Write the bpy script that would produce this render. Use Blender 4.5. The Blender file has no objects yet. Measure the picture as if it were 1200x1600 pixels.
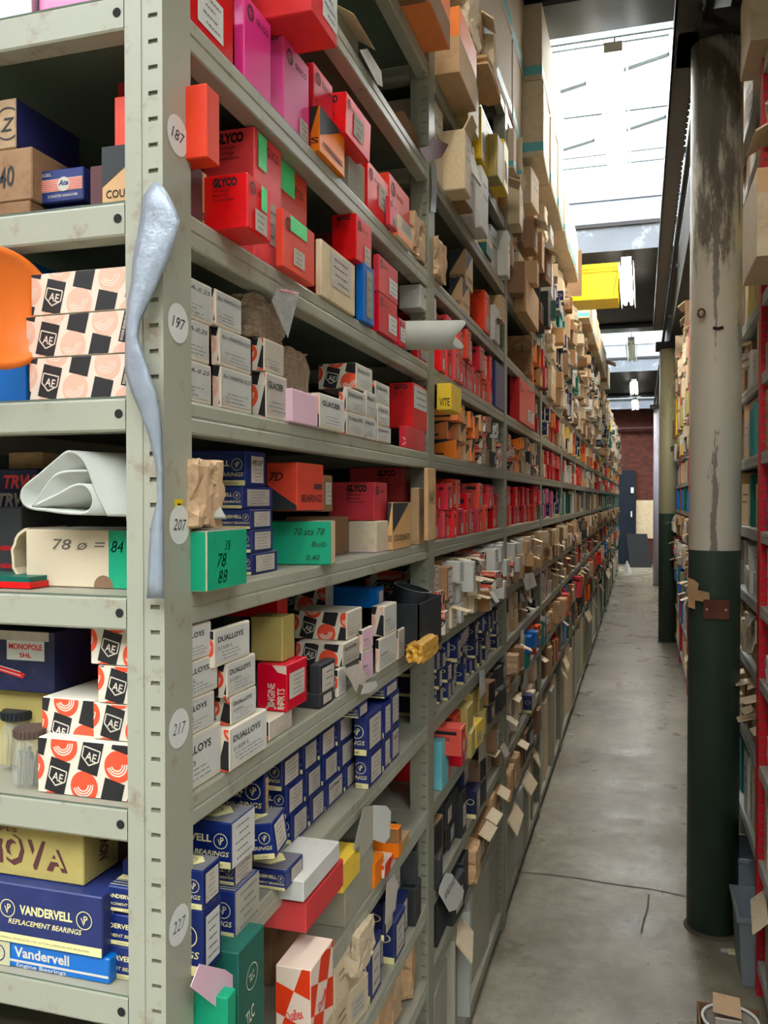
import bpy, bmesh, math, random
from mathutils import Vector, Matrix
random.seed(7)
C = bpy.context.scene.collection
sc = bpy.context.scene
R = math.radians

# ------------------------------------------------------------------ camera, world, exposure
F_PX = 1330.0
YAW = math.atan(402 / F_PX)
PITCH = math.atan(20 / F_PX)
CAM = Vector((0.413, -0.679, 1.372))
cam_d = bpy.data.cameras.new('camera'); cam = bpy.data.objects.new('camera', cam_d); C.objects.link(cam)
cam_d.sensor_fit = 'HORIZONTAL'; cam_d.sensor_width = 36; cam_d.lens = 36 * F_PX / 1200
cam_d.clip_start = 0.02
cam.location = CAM
cam.rotation_euler = (math.pi / 2 - PITCH, 0, YAW)
sc.camera = cam
sc.view_settings.view_transform = 'Standard'
sc.view_settings.look = 'None'
sc.view_settings.gamma = 1
sc.view_settings.use_curve_mapping = False
sc.view_settings.exposure = 0.55

w = bpy.data.worlds.new('world'); sc.world = w; w.use_nodes = True
bg = w.node_tree.nodes['Background']
bg.inputs[0].default_value = (0.90, 0.96, 1.0, 1); bg.inputs[1].default_value = 9.5

AXR = Vector((math.cos(YAW), math.sin(YAW), 0))
AXF = Vector((-math.sin(YAW) * math.cos(PITCH), math.cos(YAW) * math.cos(PITCH), -math.sin(PITCH)))
AXU = AXR.cross(AXF)
def ray(px, py): return (AXR * ((px - 600) / F_PX) + AXU * ((800 - py) / F_PX) + AXF)
def onX(px, py, X=0.0):
    d = ray(px, py); return CAM + d * ((X - CAM.x) / d.x)
def onY(px, py, Y=0.0):
    d = ray(px, py); return CAM + d * ((Y - CAM.y) / d.y)
def onZ(px, py, Z=0.0):
    d = ray(px, py); return CAM + d * ((Z - CAM.z) / d.z)

def portal(x, y, z, sx, sy):
    l = bpy.data.lights.new('sky_portal', 'AREA'); l.shape = 'RECTANGLE'; l.size = sx; l.size_y = sy
    l.cycles.is_portal = True
    o = bpy.data.objects.new('sky_portal', l); C.objects.link(o); o.location = (x, y, z)
SKY_SPANS = [(-4.4, -0.9), (2.8, 5.95), (9.1, 12.25), (15.4, 17.6)]
for a, b in SKY_SPANS: portal(0, (a + b) / 2, 3.26, 7.6, b - a)

# ------------------------------------------------------------------ materials
MATS = {}
def mat(name, rgb=(.5, .5, .5), rough=.6, noise=.12, scale=30, bump=.0, bscale=60, metal=0, var=0.0, dirt=None, dirt_amt=.0, dirt_scale=8, spec=.4, emit=None, coat=0):
    if name in MATS: return MATS[name]
    m = bpy.data.materials.new(name); m.use_nodes = True
    nt = m.node_tree; N = nt.nodes; L = nt.links
    p = N['Principled BSDF']
    p.inputs['Roughness'].default_value = rough; p.inputs['Metallic'].default_value = metal
    p.inputs['Specular IOR Level'].default_value = spec
    if coat: p.inputs['Coat Weight'].default_value = coat; p.inputs['Coat Roughness'].default_value = .15
    tc = N.new('ShaderNodeTexCoord')
    nz = N.new('ShaderNodeTexNoise'); nz.inputs['Scale'].default_value = scale; nz.inputs['Detail'].default_value = 5
    L.new(tc.outputs['Object'], nz.inputs['Vector'])
    mr = N.new('ShaderNodeMapRange'); mr.inputs[1].default_value = .25; mr.inputs[2].default_value = .75
    mr.inputs[3].default_value = 1 - noise; mr.inputs[4].default_value = 1 + noise * .6
    L.new(nz.outputs['Fac'], mr.inputs[0])
    hsv = N.new('ShaderNodeHueSaturation'); hsv.inputs['Color'].default_value = (*rgb, 1)
    val = mr.outputs[0]
    if var:
        oi = N.new('ShaderNodeObjectInfo')
        m2 = N.new('ShaderNodeMapRange'); m2.inputs[3].default_value = 1 - var; m2.inputs[4].default_value = 1 + var * .5
        L.new(oi.outputs['Random'], m2.inputs[0])
        mm = N.new('ShaderNodeMath'); mm.operation = 'MULTIPLY'; L.new(val, mm.inputs[0]); L.new(m2.outputs[0], mm.inputs[1]); val = mm.outputs[0]
        m3 = N.new('ShaderNodeMath'); m3.operation = 'MULTIPLY'; m3.inputs[1].default_value = 7.31; L.new(oi.outputs['Random'], m3.inputs[0])
        m4 = N.new('ShaderNodeMath'); m4.operation = 'FRACT'; L.new(m3.outputs[0], m4.inputs[0])
        m5 = N.new('ShaderNodeMapRange'); m5.inputs[3].default_value = .92; m5.inputs[4].default_value = 1.08; L.new(m4.outputs[0], m5.inputs[0])
        L.new(m5.outputs[0], hsv.inputs['Saturation'])
    L.new(val, hsv.inputs['Value'])
    col = hsv.outputs['Color']
    if dirt:
        n2 = N.new('ShaderNodeTexNoise'); n2.inputs['Scale'].default_value = dirt_scale; n2.inputs['Detail'].default_value = 8; n2.inputs['Roughness'].default_value = .7
        L.new(tc.outputs['Object'], n2.inputs['Vector'])
        r2 = N.new('ShaderNodeMapRange'); r2.inputs[1].default_value = .56; r2.inputs[2].default_value = .72; r2.inputs[3].default_value = 0; r2.inputs[4].default_value = dirt_amt
        L.new(n2.outputs['Fac'], r2.inputs[0])
        mx = N.new('ShaderNodeMix'); mx.data_type = 'RGBA'
        L.new(r2.outputs[0], mx.inputs[0]); L.new(col, mx.inputs[6]); mx.inputs[7].default_value = (*dirt, 1)
        col = mx.outputs[2]
    L.new(col, p.inputs['Base Color'])
    if bump:
        n3 = N.new('ShaderNodeTexNoise'); n3.inputs['Scale'].default_value = bscale; n3.inputs['Detail'].default_value = 4
        L.new(tc.outputs['Object'], n3.inputs['Vector'])
        b = N.new('ShaderNodeBump'); b.inputs['Strength'].default_value = bump; b.inputs['Distance'].default_value = .003
        L.new(n3.outputs['Fac'], b.inputs['Height']); L.new(b.outputs[0], p.inputs['Normal'])
    if emit:
        p.inputs['Emission Color'].default_value = (*emit[0], 1); p.inputs['Emission Strength'].default_value = emit[1]
    MATS[name] = m
    return m
def s2l(r, g, b):
    f = lambda c: (c / 255 / 12.92) if c / 255 <= .04045 else ((c / 255 + .055) / 1.055) ** 2.4
    return (f(r), f(g), f(b))
BR = (.10, .05, .025)
rust = s2l(120, 70, 40)
mat('steel', s2l(162, 162, 144), .42, .06, 6, .02, 300, dirt=rust, dirt_amt=.6, dirt_scale=26)
mat('steel_under', s2l(98, 112, 96), .55, .08, 5, dirt=s2l(70, 74, 62), dirt_amt=.4, dirt_scale=6)  # greener inner paint, with the dimness under the shelves darkened into it
mat('shelf_top', s2l(150, 146, 128), .6, .1, 8, dirt=s2l(110, 98, 80), dirt_amt=.5, dirt_scale=10)
mat('steel_clean', s2l(138, 138, 120), .45, .05, 4, .03, 200, dirt=s2l(104, 102, 86), dirt_amt=.35, dirt_scale=5)
mat('green_steel', s2l(40, 92, 82), .5, .1, 8)
mat('red_steel', s2l(205, 22, 40), .45, .08, 8)
mat('grey_steel', s2l(168, 172, 166), .5, .08, 8, dirt=rust, dirt_amt=.4, dirt_scale=20)
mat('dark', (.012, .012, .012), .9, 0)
mat('ink', (.015, .014, .016), .6, .2, 200)
mat('ink_soft', (.17, .16, .15), .7, .2, 200)
mat('pencil', (.12, .11, .10), .8, .3, 300)
mat('red', s2l(226, 22, 26), .42, .10, 25, .02, 40, var=.18, dirt=s2l(140, 16, 16), dirt_amt=.35, dirt_scale=18, coat=.1)
mat('orange_red', s2l(226, 66, 40), .42, .10, 25, .02, 40, var=.15, coat=.1)
mat('crimson', s2l(206, 18, 44), .40, .12, 25, .03, 40, var=.25, coat=.15)
mat('pink', s2l(240, 90, 155), .30, .06, 12, var=.1, coat=.4)
mat('navy', s2l(28, 44, 108), .45, .14, 30, .02, 50, var=.25, dirt=s2l(60, 70, 110), dirt_amt=.4, dirt_scale=30)
mat('navy_dark', s2l(30, 36, 76), .5, .15, 30, var=.25, dirt=s2l(80, 80, 90), dirt_amt=.4, dirt_scale=25)
mat('blue', s2l(0, 108, 196), .38, .08, 25, var=.15, coat=.2)
mat('cream', s2l(236, 224, 160), .6, .08, 40)
mat('cream_line', s2l(196, 190, 150), .6, .08, 40)
mat('label', s2l(196, 186, 172), .7, .12, 45, var=.12, dirt=s2l(140, 120, 95), dirt_amt=.45, dirt_scale=30)
mat('white', s2l(208, 206, 198), .6, .07, 30, var=.1, dirt=s2l(170, 160, 140), dirt_amt=.4, dirt_scale=16)
mat('paper_white', s2l(192, 190, 182), .7, .08, 40, .05, 40, dirt=s2l(165, 140, 105), dirt_amt=.7, dirt_scale=14)
mat('card', s2l(196, 160, 118), .75, .12, 18, .05, 60, var=.22, dirt=s2l(110, 75, 48), dirt_amt=.6, dirt_scale=12)
mat('card_dark', s2l(150, 112, 78), .8, .16, 18, .05, 60, var=.3, dirt=s2l(80, 52, 36), dirt_amt=.6, dirt_scale=12)
mat('beige', s2l(222, 202, 168), .7, .10, 16, .04, 60, var=.15, dirt=s2l(150, 118, 84), dirt_amt=.55, dirt_scale=12)
mat('kraft', s2l(196, 160, 120), .75, .1, 14, .15, 30, var=.08, dirt=s2l(140, 95, 60), dirt_amt=.4, dirt_scale=8)
mat('greycard', s2l(168, 164, 146), .75, .10, 8, .05, 30, var=.12, dirt=s2l(150, 118, 78), dirt_amt=.55, dirt_scale=4)
mat('teal', s2l(20, 140, 140), .5, .1, 20, var=.2)
mat('tealstripe', s2l(104, 188, 196), .5, .1, 20)
mat('green', s2l(10, 160, 118), .45, .1, 16, .03, 30, dirt=s2l(60, 170, 120), dirt_amt=.5, dirt_scale=10)
mat('green_dark', s2l(10, 100, 84), .4, .12, 20, var=.15)
mat('stickergreen', s2l(80, 220, 130), .4, .03)
mat('yellow', s2l(240, 200, 50), .5, .10, 20, var=.1)
mat('gold', s2l(178, 160, 92), .55, .16, 12, .03, 50, dirt=s2l(150, 140, 90), dirt_amt=.6, dirt_scale=10)
mat('maroon', s2l(92, 50, 52), .6, .1)
mat('orange', s2l(240, 128, 40), .45, .1, 20, var=.1)
mat('black_card', s2l(46, 48, 50), .55, .15, 20, var=.2)
mat('ae_white', s2l(222, 212, 192), .55, .05, 20)
mat('ae_orange', s2l(240, 84, 52), .5, .06, 20)
mat('ae_pink', s2l(228, 176, 152), .55, .06, 20)
mat('ae_pale', s2l(226, 204, 184), .55, .05, 20)
mat('ae_black', s2l(38, 36, 38), .5, .1, 20)
mat('lilac', s2l(232, 190, 206), .5, .06, 20)
mat('corrug', s2l(180, 182, 172), .7, .06, 30, .1, 90)
mat('tape', s2l(150, 158, 168), .36, .12, 60, .35, 120, metal=.2)
mat('sticker', s2l(216, 218, 212), .5, .02)
mat('ochre', s2l(226, 190, 20), .5, .05)
mat('tan', s2l(214, 170, 120), .6, .1, 20, var=.15)
mat('slot', s2l(122, 118, 98), .9, .2, 60)
mat('lidbrown', s2l(92, 74, 66), .5, .15, 30)
mat('screw', s2l(190, 185, 170), .3, .1, 50, metal=.9)
mat('bin_yellow', s2l(250, 214, 20), .4, .06, 12)
mat('bin_grey', s2l(132, 142, 146), .45, .08, 14)
mat('orange_plastic', s2l(240, 120, 40), .3, .05, 10)
mat('silver', s2l(200, 205, 210), .35, .1, 20, metal=.6)
mat('black_plastic', s2l(34, 38, 42), .5, .1, 20)
mat('wax', s2l(214, 160, 60), .35, .15, 30, .3, 30)
def glassy(name, rgb, a, rough=.15):
    m = bpy.data.materials.new(name); m.use_nodes = True; nt = m.node_tree; N = nt.nodes; L = nt.links
    p = N['Principled BSDF']; p.inputs['Base Color'].default_value = (*rgb, 1); p.inputs['Roughness'].default_value = rough
    nz = N.new('ShaderNodeTexNoise'); nz.inputs['Scale'].default_value = 25
    mr = N.new('ShaderNodeMapRange'); mr.inputs[3].default_value = a * .6; mr.inputs[4].default_value = min(1, a * 1.5)
    L.new(nz.outputs['Fac'], mr.inputs[0]); L.new(mr.outputs[0], p.inputs['Alpha'])
    MATS[name] = m; return m
glassy('clear_plastic', (.75, .75, .75), .35, .12)
glassy('brown_plastic', (.42, .30, .20), .6, .12)
glassy('jar_glass', (.75, .80, .76), .16, .03)
glassy('skylight_glass', (.9, .95, 1), .08, .3)

# ------------------------------------------------------------------ mesh builder
class MB:
    def __init__(s): s.v = []; s.f = []; s.m = []; s.names = []
    def mi(s, n):
        if n not in s.names: s.names.append(n)
        return s.names.index(n)
    def poly(s, pts, m):
        i = len(s.v); s.v += [tuple(p) for p in pts]; s.f.append(tuple(range(i, i + len(pts)))); s.m.append(s.mi(m))
    def mesh(s, vs, fs, m):
        i = len(s.v); s.v += [tuple(p) for p in vs]; k = s.mi(m)
        for f in fs: s.f.append(tuple(j + i for j in f)); s.m.append(k)
    def box(s, x0, x1, y0, y1, z0, z1, m):
        vs = [(x, y, z) for z in (z0, z1) for y in (y0, y1) for x in (x0, x1)]
        s.mesh(vs, [(0, 2, 3, 1), (4, 5, 7, 6), (0, 1, 5, 4), (2, 6, 7, 3), (0, 4, 6, 2), (1, 3, 7, 5)], m)
    def slab(s, q, th, m):       # quad (4 points) given thickness along its normal
        q = [Vector(p) for p in q]; n = (q[1] - q[0]).cross(q[3] - q[0]).normalized() * th
        vs = q + [p - n for p in q]
        s.mesh(vs, [(0, 1, 2, 3), (7, 6, 5, 4), (0, 4, 5, 1), (1, 5, 6, 2), (2, 6, 7, 3), (3, 7, 4, 0)], m)
    def cyl(s, c, r, h, m, n=24, axis='z', r2=None, caps=True):
        r2 = r if r2 is None else r2; vs = []
        for k in range(n):
            a = 2 * math.pi * k / n
            for rr, t in ((r, 0), (r2, h)):
                p = (rr * math.cos(a), rr * math.sin(a), t)
                if axis == 'x': p = (p[2], p[0], p[1])
                if axis == 'y': p = (p[0], p[2], p[1])
                vs.append((c[0] + p[0], c[1] + p[1], c[2] + p[2]))
        fs = [(2 * k, 2 * ((k + 1) % n), 2 * ((k + 1) % n) + 1, 2 * k + 1) for k in range(n)]
        if caps: fs += [tuple(2 * k for k in range(n))[::-1], tuple(2 * k + 1 for k in range(n))]
        s.mesh(vs, fs, m)
    def tube(s, pts, r, m, n=8):
        pts = [Vector(p) for p in pts]; rings = []; vs = []; fs = []
        for i, p in enumerate(pts):
            d = (pts[min(i + 1, len(pts) - 1)] - pts[max(i - 1, 0)]).normalized()
            a = d.cross(Vector((0, 0, 1)))
            if a.length < .05: a = d.cross(Vector((1, 0, 0)))
            a.normalize(); b = d.cross(a)
            for k in range(n):
                t = 2 * math.pi * k / n; vs.append(p + a * r * math.cos(t) + b * r * math.sin(t))
        for i in range(len(pts) - 1):
            for k in range(n): fs.append((i * n + k, i * n + (k + 1) % n, (i + 1) * n + (k + 1) % n, (i + 1) * n + k))
        s.mesh(vs, fs, m)
    def data(s, name, smooth=False):
        me = bpy.data.meshes.new(name); me.from_pydata(s.v, [], s.f)
        for n in s.names: me.materials.append(MATS[n])
        me.polygons.foreach_set('material_index', s.m)
        if smooth: me.polygons.foreach_set('use_smooth', [True] * len(s.f))
        me.update(); return me
    def build(s, name, parent=None, loc=None, smooth=False):
        o = bpy.data.objects.new(name, s.data(name, smooth)); C.objects.link(o)
        if parent: o.parent = parent
        if loc is not None: o.location = loc
        return o
def tag(o, label=None, cat=None, group=None, kind=None):
    if label: o['label'] = label
    if cat: o['category'] = cat
    if group: o['group'] = group
    if kind: o['kind'] = kind
    return o
def empty(name, loc, rz=0):
    o = bpy.data.objects.new(name, None); C.objects.link(o); o.location = loc; o.rotation_euler.z = rz
    o.empty_display_size = .05; return o

_tc = {}
def tmesh(s, bold, shear):
    k = (s, bold, shear)
    if k in _tc: return _tc[k]
    cu = bpy.data.curves.new('t', 'FONT'); cu.body = s; cu.size = 1; cu.resolution_u = 2; cu.offset = bold; cu.shear = shear
    cu.fill_mode = 'FRONT'
    ob = bpy.data.objects.new('t', cu); me = ob.to_mesh()
    vs = [v.co.copy() for v in me.vertices]; fs = [tuple(p.vertices) for p in me.polygons]
    ob.to_mesh_clear(); bpy.data.objects.remove(ob); bpy.data.curves.remove(cu)
    x0 = min((v.x for v in vs), default=0); x1 = max((v.x for v in vs), default=1)
    h = .73
    vs = [((v.x - x0) / h, v.y / h) for v in vs]
    _tc[k] = (vs, fs, (x1 - x0) / h); return _tc[k]

def clip(poly, W, H):
    def cut(P, ax, lim, sg):
        out = []
        for i in range(len(P)):
            a = P[i]; b = P[(i + 1) % len(P)]; ia = sg * (a[ax] - lim) <= 0; ib = sg * (b[ax] - lim) <= 0
            if ia: out.append(a)
            if ia != ib:
                t = (lim - a[ax]) / (b[ax] - a[ax]); out.append((a[0] + t * (b[0] - a[0]), a[1] + t * (b[1] - a[1])))
        return out
    for ax, lim, sg in ((0, 0, -1), (0, W, 1), (1, 0, -1), (1, H, 1)):
        if len(poly) < 3: return []
        poly = cut(poly, ax, lim, sg)
    return poly

class Box(MB):
    """a carton, origin at the middle of its base; print lies on its faces F (-y) R (+x) T (+z) B L (-x)"""
    def __init__(s, sx, sy, sz, body, bev=.0012, ends=None, parent=None):
        super().__init__(); s.sx, s.sy, s.sz = sx, sy, sz; s.parts = {}; s.lay = .00022
        s.fr = {'F': (Vector((-sx / 2, -sy / 2, 0)), Vector((1, 0, 0)), Vector((0, 0, 1)), Vector((0, -1, 0)), sx, sz),
                'R': (Vector((sx / 2, -sy / 2, 0)), Vector((0, 1, 0)), Vector((0, 0, 1)), Vector((1, 0, 0)), sy, sz),
                'L': (Vector((-sx / 2, sy / 2, 0)), Vector((0, -1, 0)), Vector((0, 0, 1)), Vector((-1, 0, 0)), sy, sz),
                'T': (Vector((-sx / 2, -sy / 2, sz)), Vector((1, 0, 0)), Vector((0, 1, 0)), Vector((0, 0, 1)), sx, sy),
                'B': (Vector((-sx / 2, sy / 2, 0)), Vector((1, 0, 0)), Vector((0, -1, 0)), Vector((0, 0, -1)), sx, sy)}
        if body:
            bm = bmesh.new(); bmesh.ops.create_cube(bm, size=1)
            for v in bm.verts: v.co = (v.co.x * sx, v.co.y * sy, (v.co.z + .5) * sz)
            if bev: bmesh.ops.bevel(bm, geom=bm.edges[:], offset=bev, segments=1, affect='EDGES')
            bm.verts.index_update()
            s.mesh([v.co.copy() for v in bm.verts], [tuple(v.index for v in f.verts) for f in bm.faces], body); bm.free()
            if ends: s.rect('R', 0, 0, sy, sz, ends, 1)
    def part(s, n):
        p = Box(s.sx, s.sy, s.sz, None); s.parts.setdefault(n, []).append(p); return p
    def P(s, fc, u, v, l):
        O, U, V, N, W, H = s.fr[fc]; return O + U * u + V * v + N * (s.lay * l)
    def pg(s, fc, pts, m, l=1):
        W, H = s.fr[fc][4:]; e = .0006; q = clip([(a - e, b - e) for a, b in pts], W - 2 * e, H - 2 * e)
        if len(q) >= 3: s.poly([s.P(fc, a + e, b + e, l) for a, b in q], m)
    def rect(s, fc, u0, v0, u1, v1, m, l=1): s.pg(fc, [(u0, v0), (u1, v0), (u1, v1), (u0, v1)], m, l)
    def disc(s, fc, u, v, r, m, l=1, n=24, ry=None):
        s.pg(fc, [(u + r * math.cos(2 * math.pi * k / n), v + (ry or r) * math.sin(2 * math.pi * k / n)) for k in range(n)], m, l)
    def arc(s, fc, u, v, r0, r1, a0, a1, m, l=1, n=10):
        for k in range(n):
            a = R(a0 + (a1 - a0) * k / n); b = R(a0 + (a1 - a0) * (k + 1) / n)
            s.pg(fc, [(u + r0 * math.cos(a), v + r0 * math.sin(a)), (u + r1 * math.cos(a), v + r1 * math.sin(a)), (u + r1 * math.cos(b), v + r1 * math.sin(b)), (u + r0 * math.cos(b), v + r0 * math.sin(b))], m, l)
    def text(s, fc, t, u, v, h, m, w=None, rot=0, bold=.012, shear=0, l=2, ctr=False):
        vs, fs, W0 = tmesh(t, bold, shear); k = h if w is None else w / W0
        if ctr: u -= W0 * k / 2 * math.cos(R(rot)); v -= W0 * k / 2 * math.sin(R(rot))
        c, n = math.cos(R(rot)), math.sin(R(rot)); out = []
        for x, y in vs:
            x *= k; y *= h; out.append((u + x * c - y * n, v + x * n + y * c))
        W, H = s.fr[fc][4:]
        for f in fs:
            q = clip([out[i] for i in f], W, H)
            if len(q) >= 3: s.poly([s.P(fc, a, b, l) for a, b in q], m)
        return W0 * k
    def lines(s, fc, u0, v0, u1, v1, n, m='ink_soft', l=3, seed=0):
        rr = random.Random(seed + int(u0 * 1e5)); dv = (v1 - v0) / n
        for i in range(n):
            a = u0 + (u1 - u0) * rr.uniform(0, .3); b = u1 - (u1 - u0) * rr.uniform(0, .35); y = v0 + dv * (i + .3); x = a
            while x < b:
                ww = rr.uniform(.05, .16) * (u1 - u0); s.rect(fc, x, y, min(b, x + ww), y + dv * .2, m, l); x += ww + .03 * (u1 - u0)
    def finish(s, name, loc, rz, label, cat='box', group=None, tilt=0, tiltx=0):
        parts = [(n, p) for n, ps in s.parts.items() for p in ps if p.f]
        me = s.data(name)
        if parts:
            o = bpy.data.objects.new(name, None); C.objects.link(o)
            b = bpy.data.objects.new('carton', me); C.objects.link(b); b.parent = o
            for n, p in parts: p.build(n, o)
        else:
            o = bpy.data.objects.new(name, me); C.objects.link(o)
        o.location = loc; o.rotation_euler = (tiltx, tilt, rz)
        return tag(o, label, cat, group)

def vp_logo(b, fc, u, v, r, m='cream', l=3):
    b.arc(fc, u, v, r * .90, r, 0, 360, m, l, 28)
    b.text(fc, 'V', u - r * .42, v - r * .55, r * .85, m, bold=.0, l=l)
    b.text(fc, 'P', u - r * .05, v - r * .30, r * .85, m, bold=.0, l=l)
def end_label(b, fc, m='label', fr=(.12, .15, .88, .85), n=4, seed=0, hand=None, bend=0):
    W, H = b.fr[fc][4:]; p = b.part('label'); u0, v0, u1, v1 = fr[0] * W, fr[1] * H, fr[2] * W, fr[3] * H
    p.rect(fc, u0, v0, u1, v1, m, 3)
    if hand: p.text(fc, hand, u0 + (u1 - u0) * .08, v0 + (v1 - v0) * .66, (v1 - v0) * .2, 'ink', w=(u1 - u0) * .84, shear=.3, bold=.008, l=5); n = max(2, n - 1); v1 = v0 + (v1 - v0) * .6
    p.lines(fc, u0 + (u1 - u0) * .1, v0 + (v1 - v0) * .08, u1 - (u1 - u0) * .06, v1 - (v1 - v0) * .05, n, 'ink_soft', 5, seed)
def ae(b, fc, c=.03, circ='ae_orange', lt='ae_white', rot=-14, ox=0, oy=0, l=1):
    W, H = b.fr[fc][4:]; b.rect(fc, 0, 0, W, H, lt, l)
    ca, sa = math.cos(R(rot)), math.sin(R(rot))
    n = int(max(W, H) / c) + 4
    for i in range(-n, n):
        for j in range(-n, n):
            cx, cy = (i + .5) * c, (j + .5) * c
            u, v = ox + cx * ca - cy * sa, oy + cx * sa + cy * ca
            if not (-c < u < W + c and -c < v < H + c): continue
            if (i + j) % 2 == 0:
                q = [(ox + x * ca - y * sa, oy + x * sa + y * ca) for x, y in (((i + .14) * c, (j - .04) * c), ((i + .86) * c, (j - .04) * c), ((i + .86) * c, (j + 1.04) * c), ((i + .14) * c, (j + 1.04) * c))]
                b.pg(fc, q, 'ae_black', l + 1)
                if .2 * c < u < W - .2 * c and .2 * c < v < H - .2 * c:
                    if (i - j) % 4 == 0:
                        k = c * .30; q = [(-k, k * .8), (k, k * .8), (k, -k * .3), (0, -k), (-k, -k * .3)]
                        q = [(u + x * ca - y * sa, v + x * sa + y * ca) for x, y in q]
                        for a in range(5):
                            p0, p1 = q[a], q[(a + 1) % 5]; d = Vector((p1[0] - p0[0], p1[1] - p0[1])).normalized() * c * .02; nx, ny = -d.y, d.x
                            b.pg(fc, [(p0[0] - nx, p0[1] - ny), (p1[0] - nx, p1[1] - ny), (p1[0] + nx, p1[1] + ny), (p0[0] + nx, p0[1] + ny)], lt, l + 2)
                        b.text(fc, 'AE', u - c * .20, v - c * .10, c * .27, lt, w=c * .38, rot=rot, l=l + 2)
                    else:
                        for t, dv in (('ENGINE BEARINGS', .22), ('COUSSINETS', 0), ('COJINETES', -.22)):
                            b.text(fc, t, u - c * .1 - dv * c * 1.0, v - c * .42, c * .10, lt, w=c * (.8 if dv > 0 else .6), rot=rot + 90, l=l + 2)
            else:
                b.disc(fc, u, v, c * .49, circ, l + 1)
                for rr in (.17, .25, .33):
                    b.arc(fc, u - c * .04, v + c * .06, c * rr, c * (rr + .045), 215 + rot, 380 + rot, lt, l + 2, 8)

# painters: body colour and print by kind ------------------------------------------------
def k_glyco(b, o):
    body = o.get('body', 'red'); h = b.sz; s = min(h, b.sx * .9) * o.get('ts', 1)
    if o.get('txt', 1):
        u = b.sx - s * .78 - o.get('tu', .004); v = b.sz - s * .27
        wid = s * .62
        b.text('F', 'GLYCO', u, v, s * .19, 'ink', w=wid, bold=.06)
        for i, t in enumerate(('Gleitlager', 'Bearings', 'Coussinets')):
            b.text('F', t, u, v - s * (.12 + .105 * i), s * .07, 'ink', w=wid * (.72, .66, .86)[i], bold=.0)
    r = min(b.sy, h) * .12
    if b.sy > .03 and o.get('logo', 1):
        b.arc('R', r * 1.9, h - r * 1.8, r * .6, r, 0, 360, 'maroon', 2, 14)
        b.text('R', 'G', r * 1.5, h - r * 2.2, r * .8, 'maroon', l=2)
        b.text('R', 'GLYCO', r * 3.6, h - r * 2.3, h * .07, 'maroon', w=min(b.sy * .45, h * .4), bold=.02)
    if o.get('lab', 1): end_label(b, 'R', fr=o.get('lf', (.5, .12, .92, .42)), n=3, m=o.get('lm', 'label'))
    if o.get('gs'):
        p = b.part('green_sticker'); a = o['gs']; p.rect('R', a[0] * b.sy, a[1] * h, a[2] * b.sy, a[3] * h, 'stickergreen', 4)
def k_vander(b, o):
    h = b.sz; body = o.get('body', 'navy')
    b.rect('F', 0, 0, b.sx, h * .16, 'cream', 2)
    r = h * .17
    if o.get('full'):
        b.text('F', 'VANDERVELL', b.sx * .55, h * .52, h * .15, 'cream', w=b.sx * .43, bold=.035, ctr=True)
        b.text('F', 'REPLACEMENT BEARINGS', b.sx * .54, h * .33, h * .09, 'cream', w=b.sx * .60, shear=.25, ctr=True)
        vp_logo(b, 'F', b.sx * .86, h * .58, r * .9); vp_logo(b, 'F', b.sx * .235, h * .58, r * .9)
        b.text('F', 'VANDERVELL PRODUCTS LTD ACTON LONDON W3 ENGLAND', b.sx * .5, h * .06, h * .035, 'ink', w=b.sx * .8, ctr=True)
    else:
        u = b.sx - r * 1.5
        vp_logo(b, 'F', u, h * .60, r)
        b.text('F', 'VANDERVELL', u - r * 1.3 - h * 1.5, h * .56, h * .16, 'cream', w=h * 1.5, bold=.03)
        b.text('F', 'REPLACEMENT BEARINGS', u - h * 1.9, h * .27, h * .11, 'cream', w=h * 2.1, shear=.2)
        b.text('F', 'LONDON W3 ENGLAND', u - h * .9, h * .05, h * .06, 'ink', w=h * .95)
        # top panel: fine lines and a cream patch
        if o.get('top', 1):
            for i in range(12): b.rect('T', 0, b.sy * (.06 + .078 * i), b.sx, b.sy * (.085 + .078 * i), 'cream_line', 1)
            c = b.sx - b.sy * .75; y = b.sy * .55
            b.pg('T', [(c - b.sy * 1.1, y - b.sy * .3), (c + b.sy * .3, y - b.sy * .3), (c + b.sy * .52, y), (c + b.sy * .3, y + b.sy * .3), (c - b.sy * 1.1, y + b.sy * .3)], 'cream', 2)
            b.arc('T', c + b.sy * .12, y, b.sy * .14, b.sy * .16, 0, 360, 'navy', 3, 18)
            b.text('T', 'VANDERVELL', c + b.sy * .02, y + b.sy * .16, b.sy * .12, 'navy', w=b.sy * .9, rot=180, bold=.03, l=3)
    end_label(b, 'R', fr=o.get('lf', (.14, .12, .86, .88)), n=5, hand=o.get('hand'), m=o.get('lm', 'label'), seed=int(b.sx * 1e4))
def k_dual(b, o):
    c = o.get('c', min(.034, b.sz * .62)); ae(b, 'F', c, o.get('circ', 'ae_orange'), o.get('lt', 'ae_white'), ox=o.get('ox', .004), oy=o.get('oy', .006))
    if o.get('top'): ae(b, 'T', c, o.get('circ', 'ae_orange'), o.get('lt', 'ae_white'), ox=.01)
    p = b.part('label'); W, H = b.sy, b.sz; m = o.get('lm', 'white'); p.rect('R', .04 * W, .1 * H, .96 * W, .94 * H, m, 3)
    t = o.get('t', 'DUALLOYS')
    if t: p.text('R', t, .08 * W, .66 * H, .15 * H, 'ink', w=.7 * W, bold=.02, l=5)
    if o.get('hand'): p.text('R', o['hand'], .06 * W, .72 * H, .11 * H, 'ink', w=.88 * W, shear=.3, bold=.0, l=5)
    else: p.text('R', o.get('t2', 'S1509 L'), .08 * W, .44 * H, .10 * H, 'ink_soft', w=.4 * W, l=5)
    p.lines('R', .1 * W, .14 * H, .9 * W, .42 * H, 3, l=5)
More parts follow.
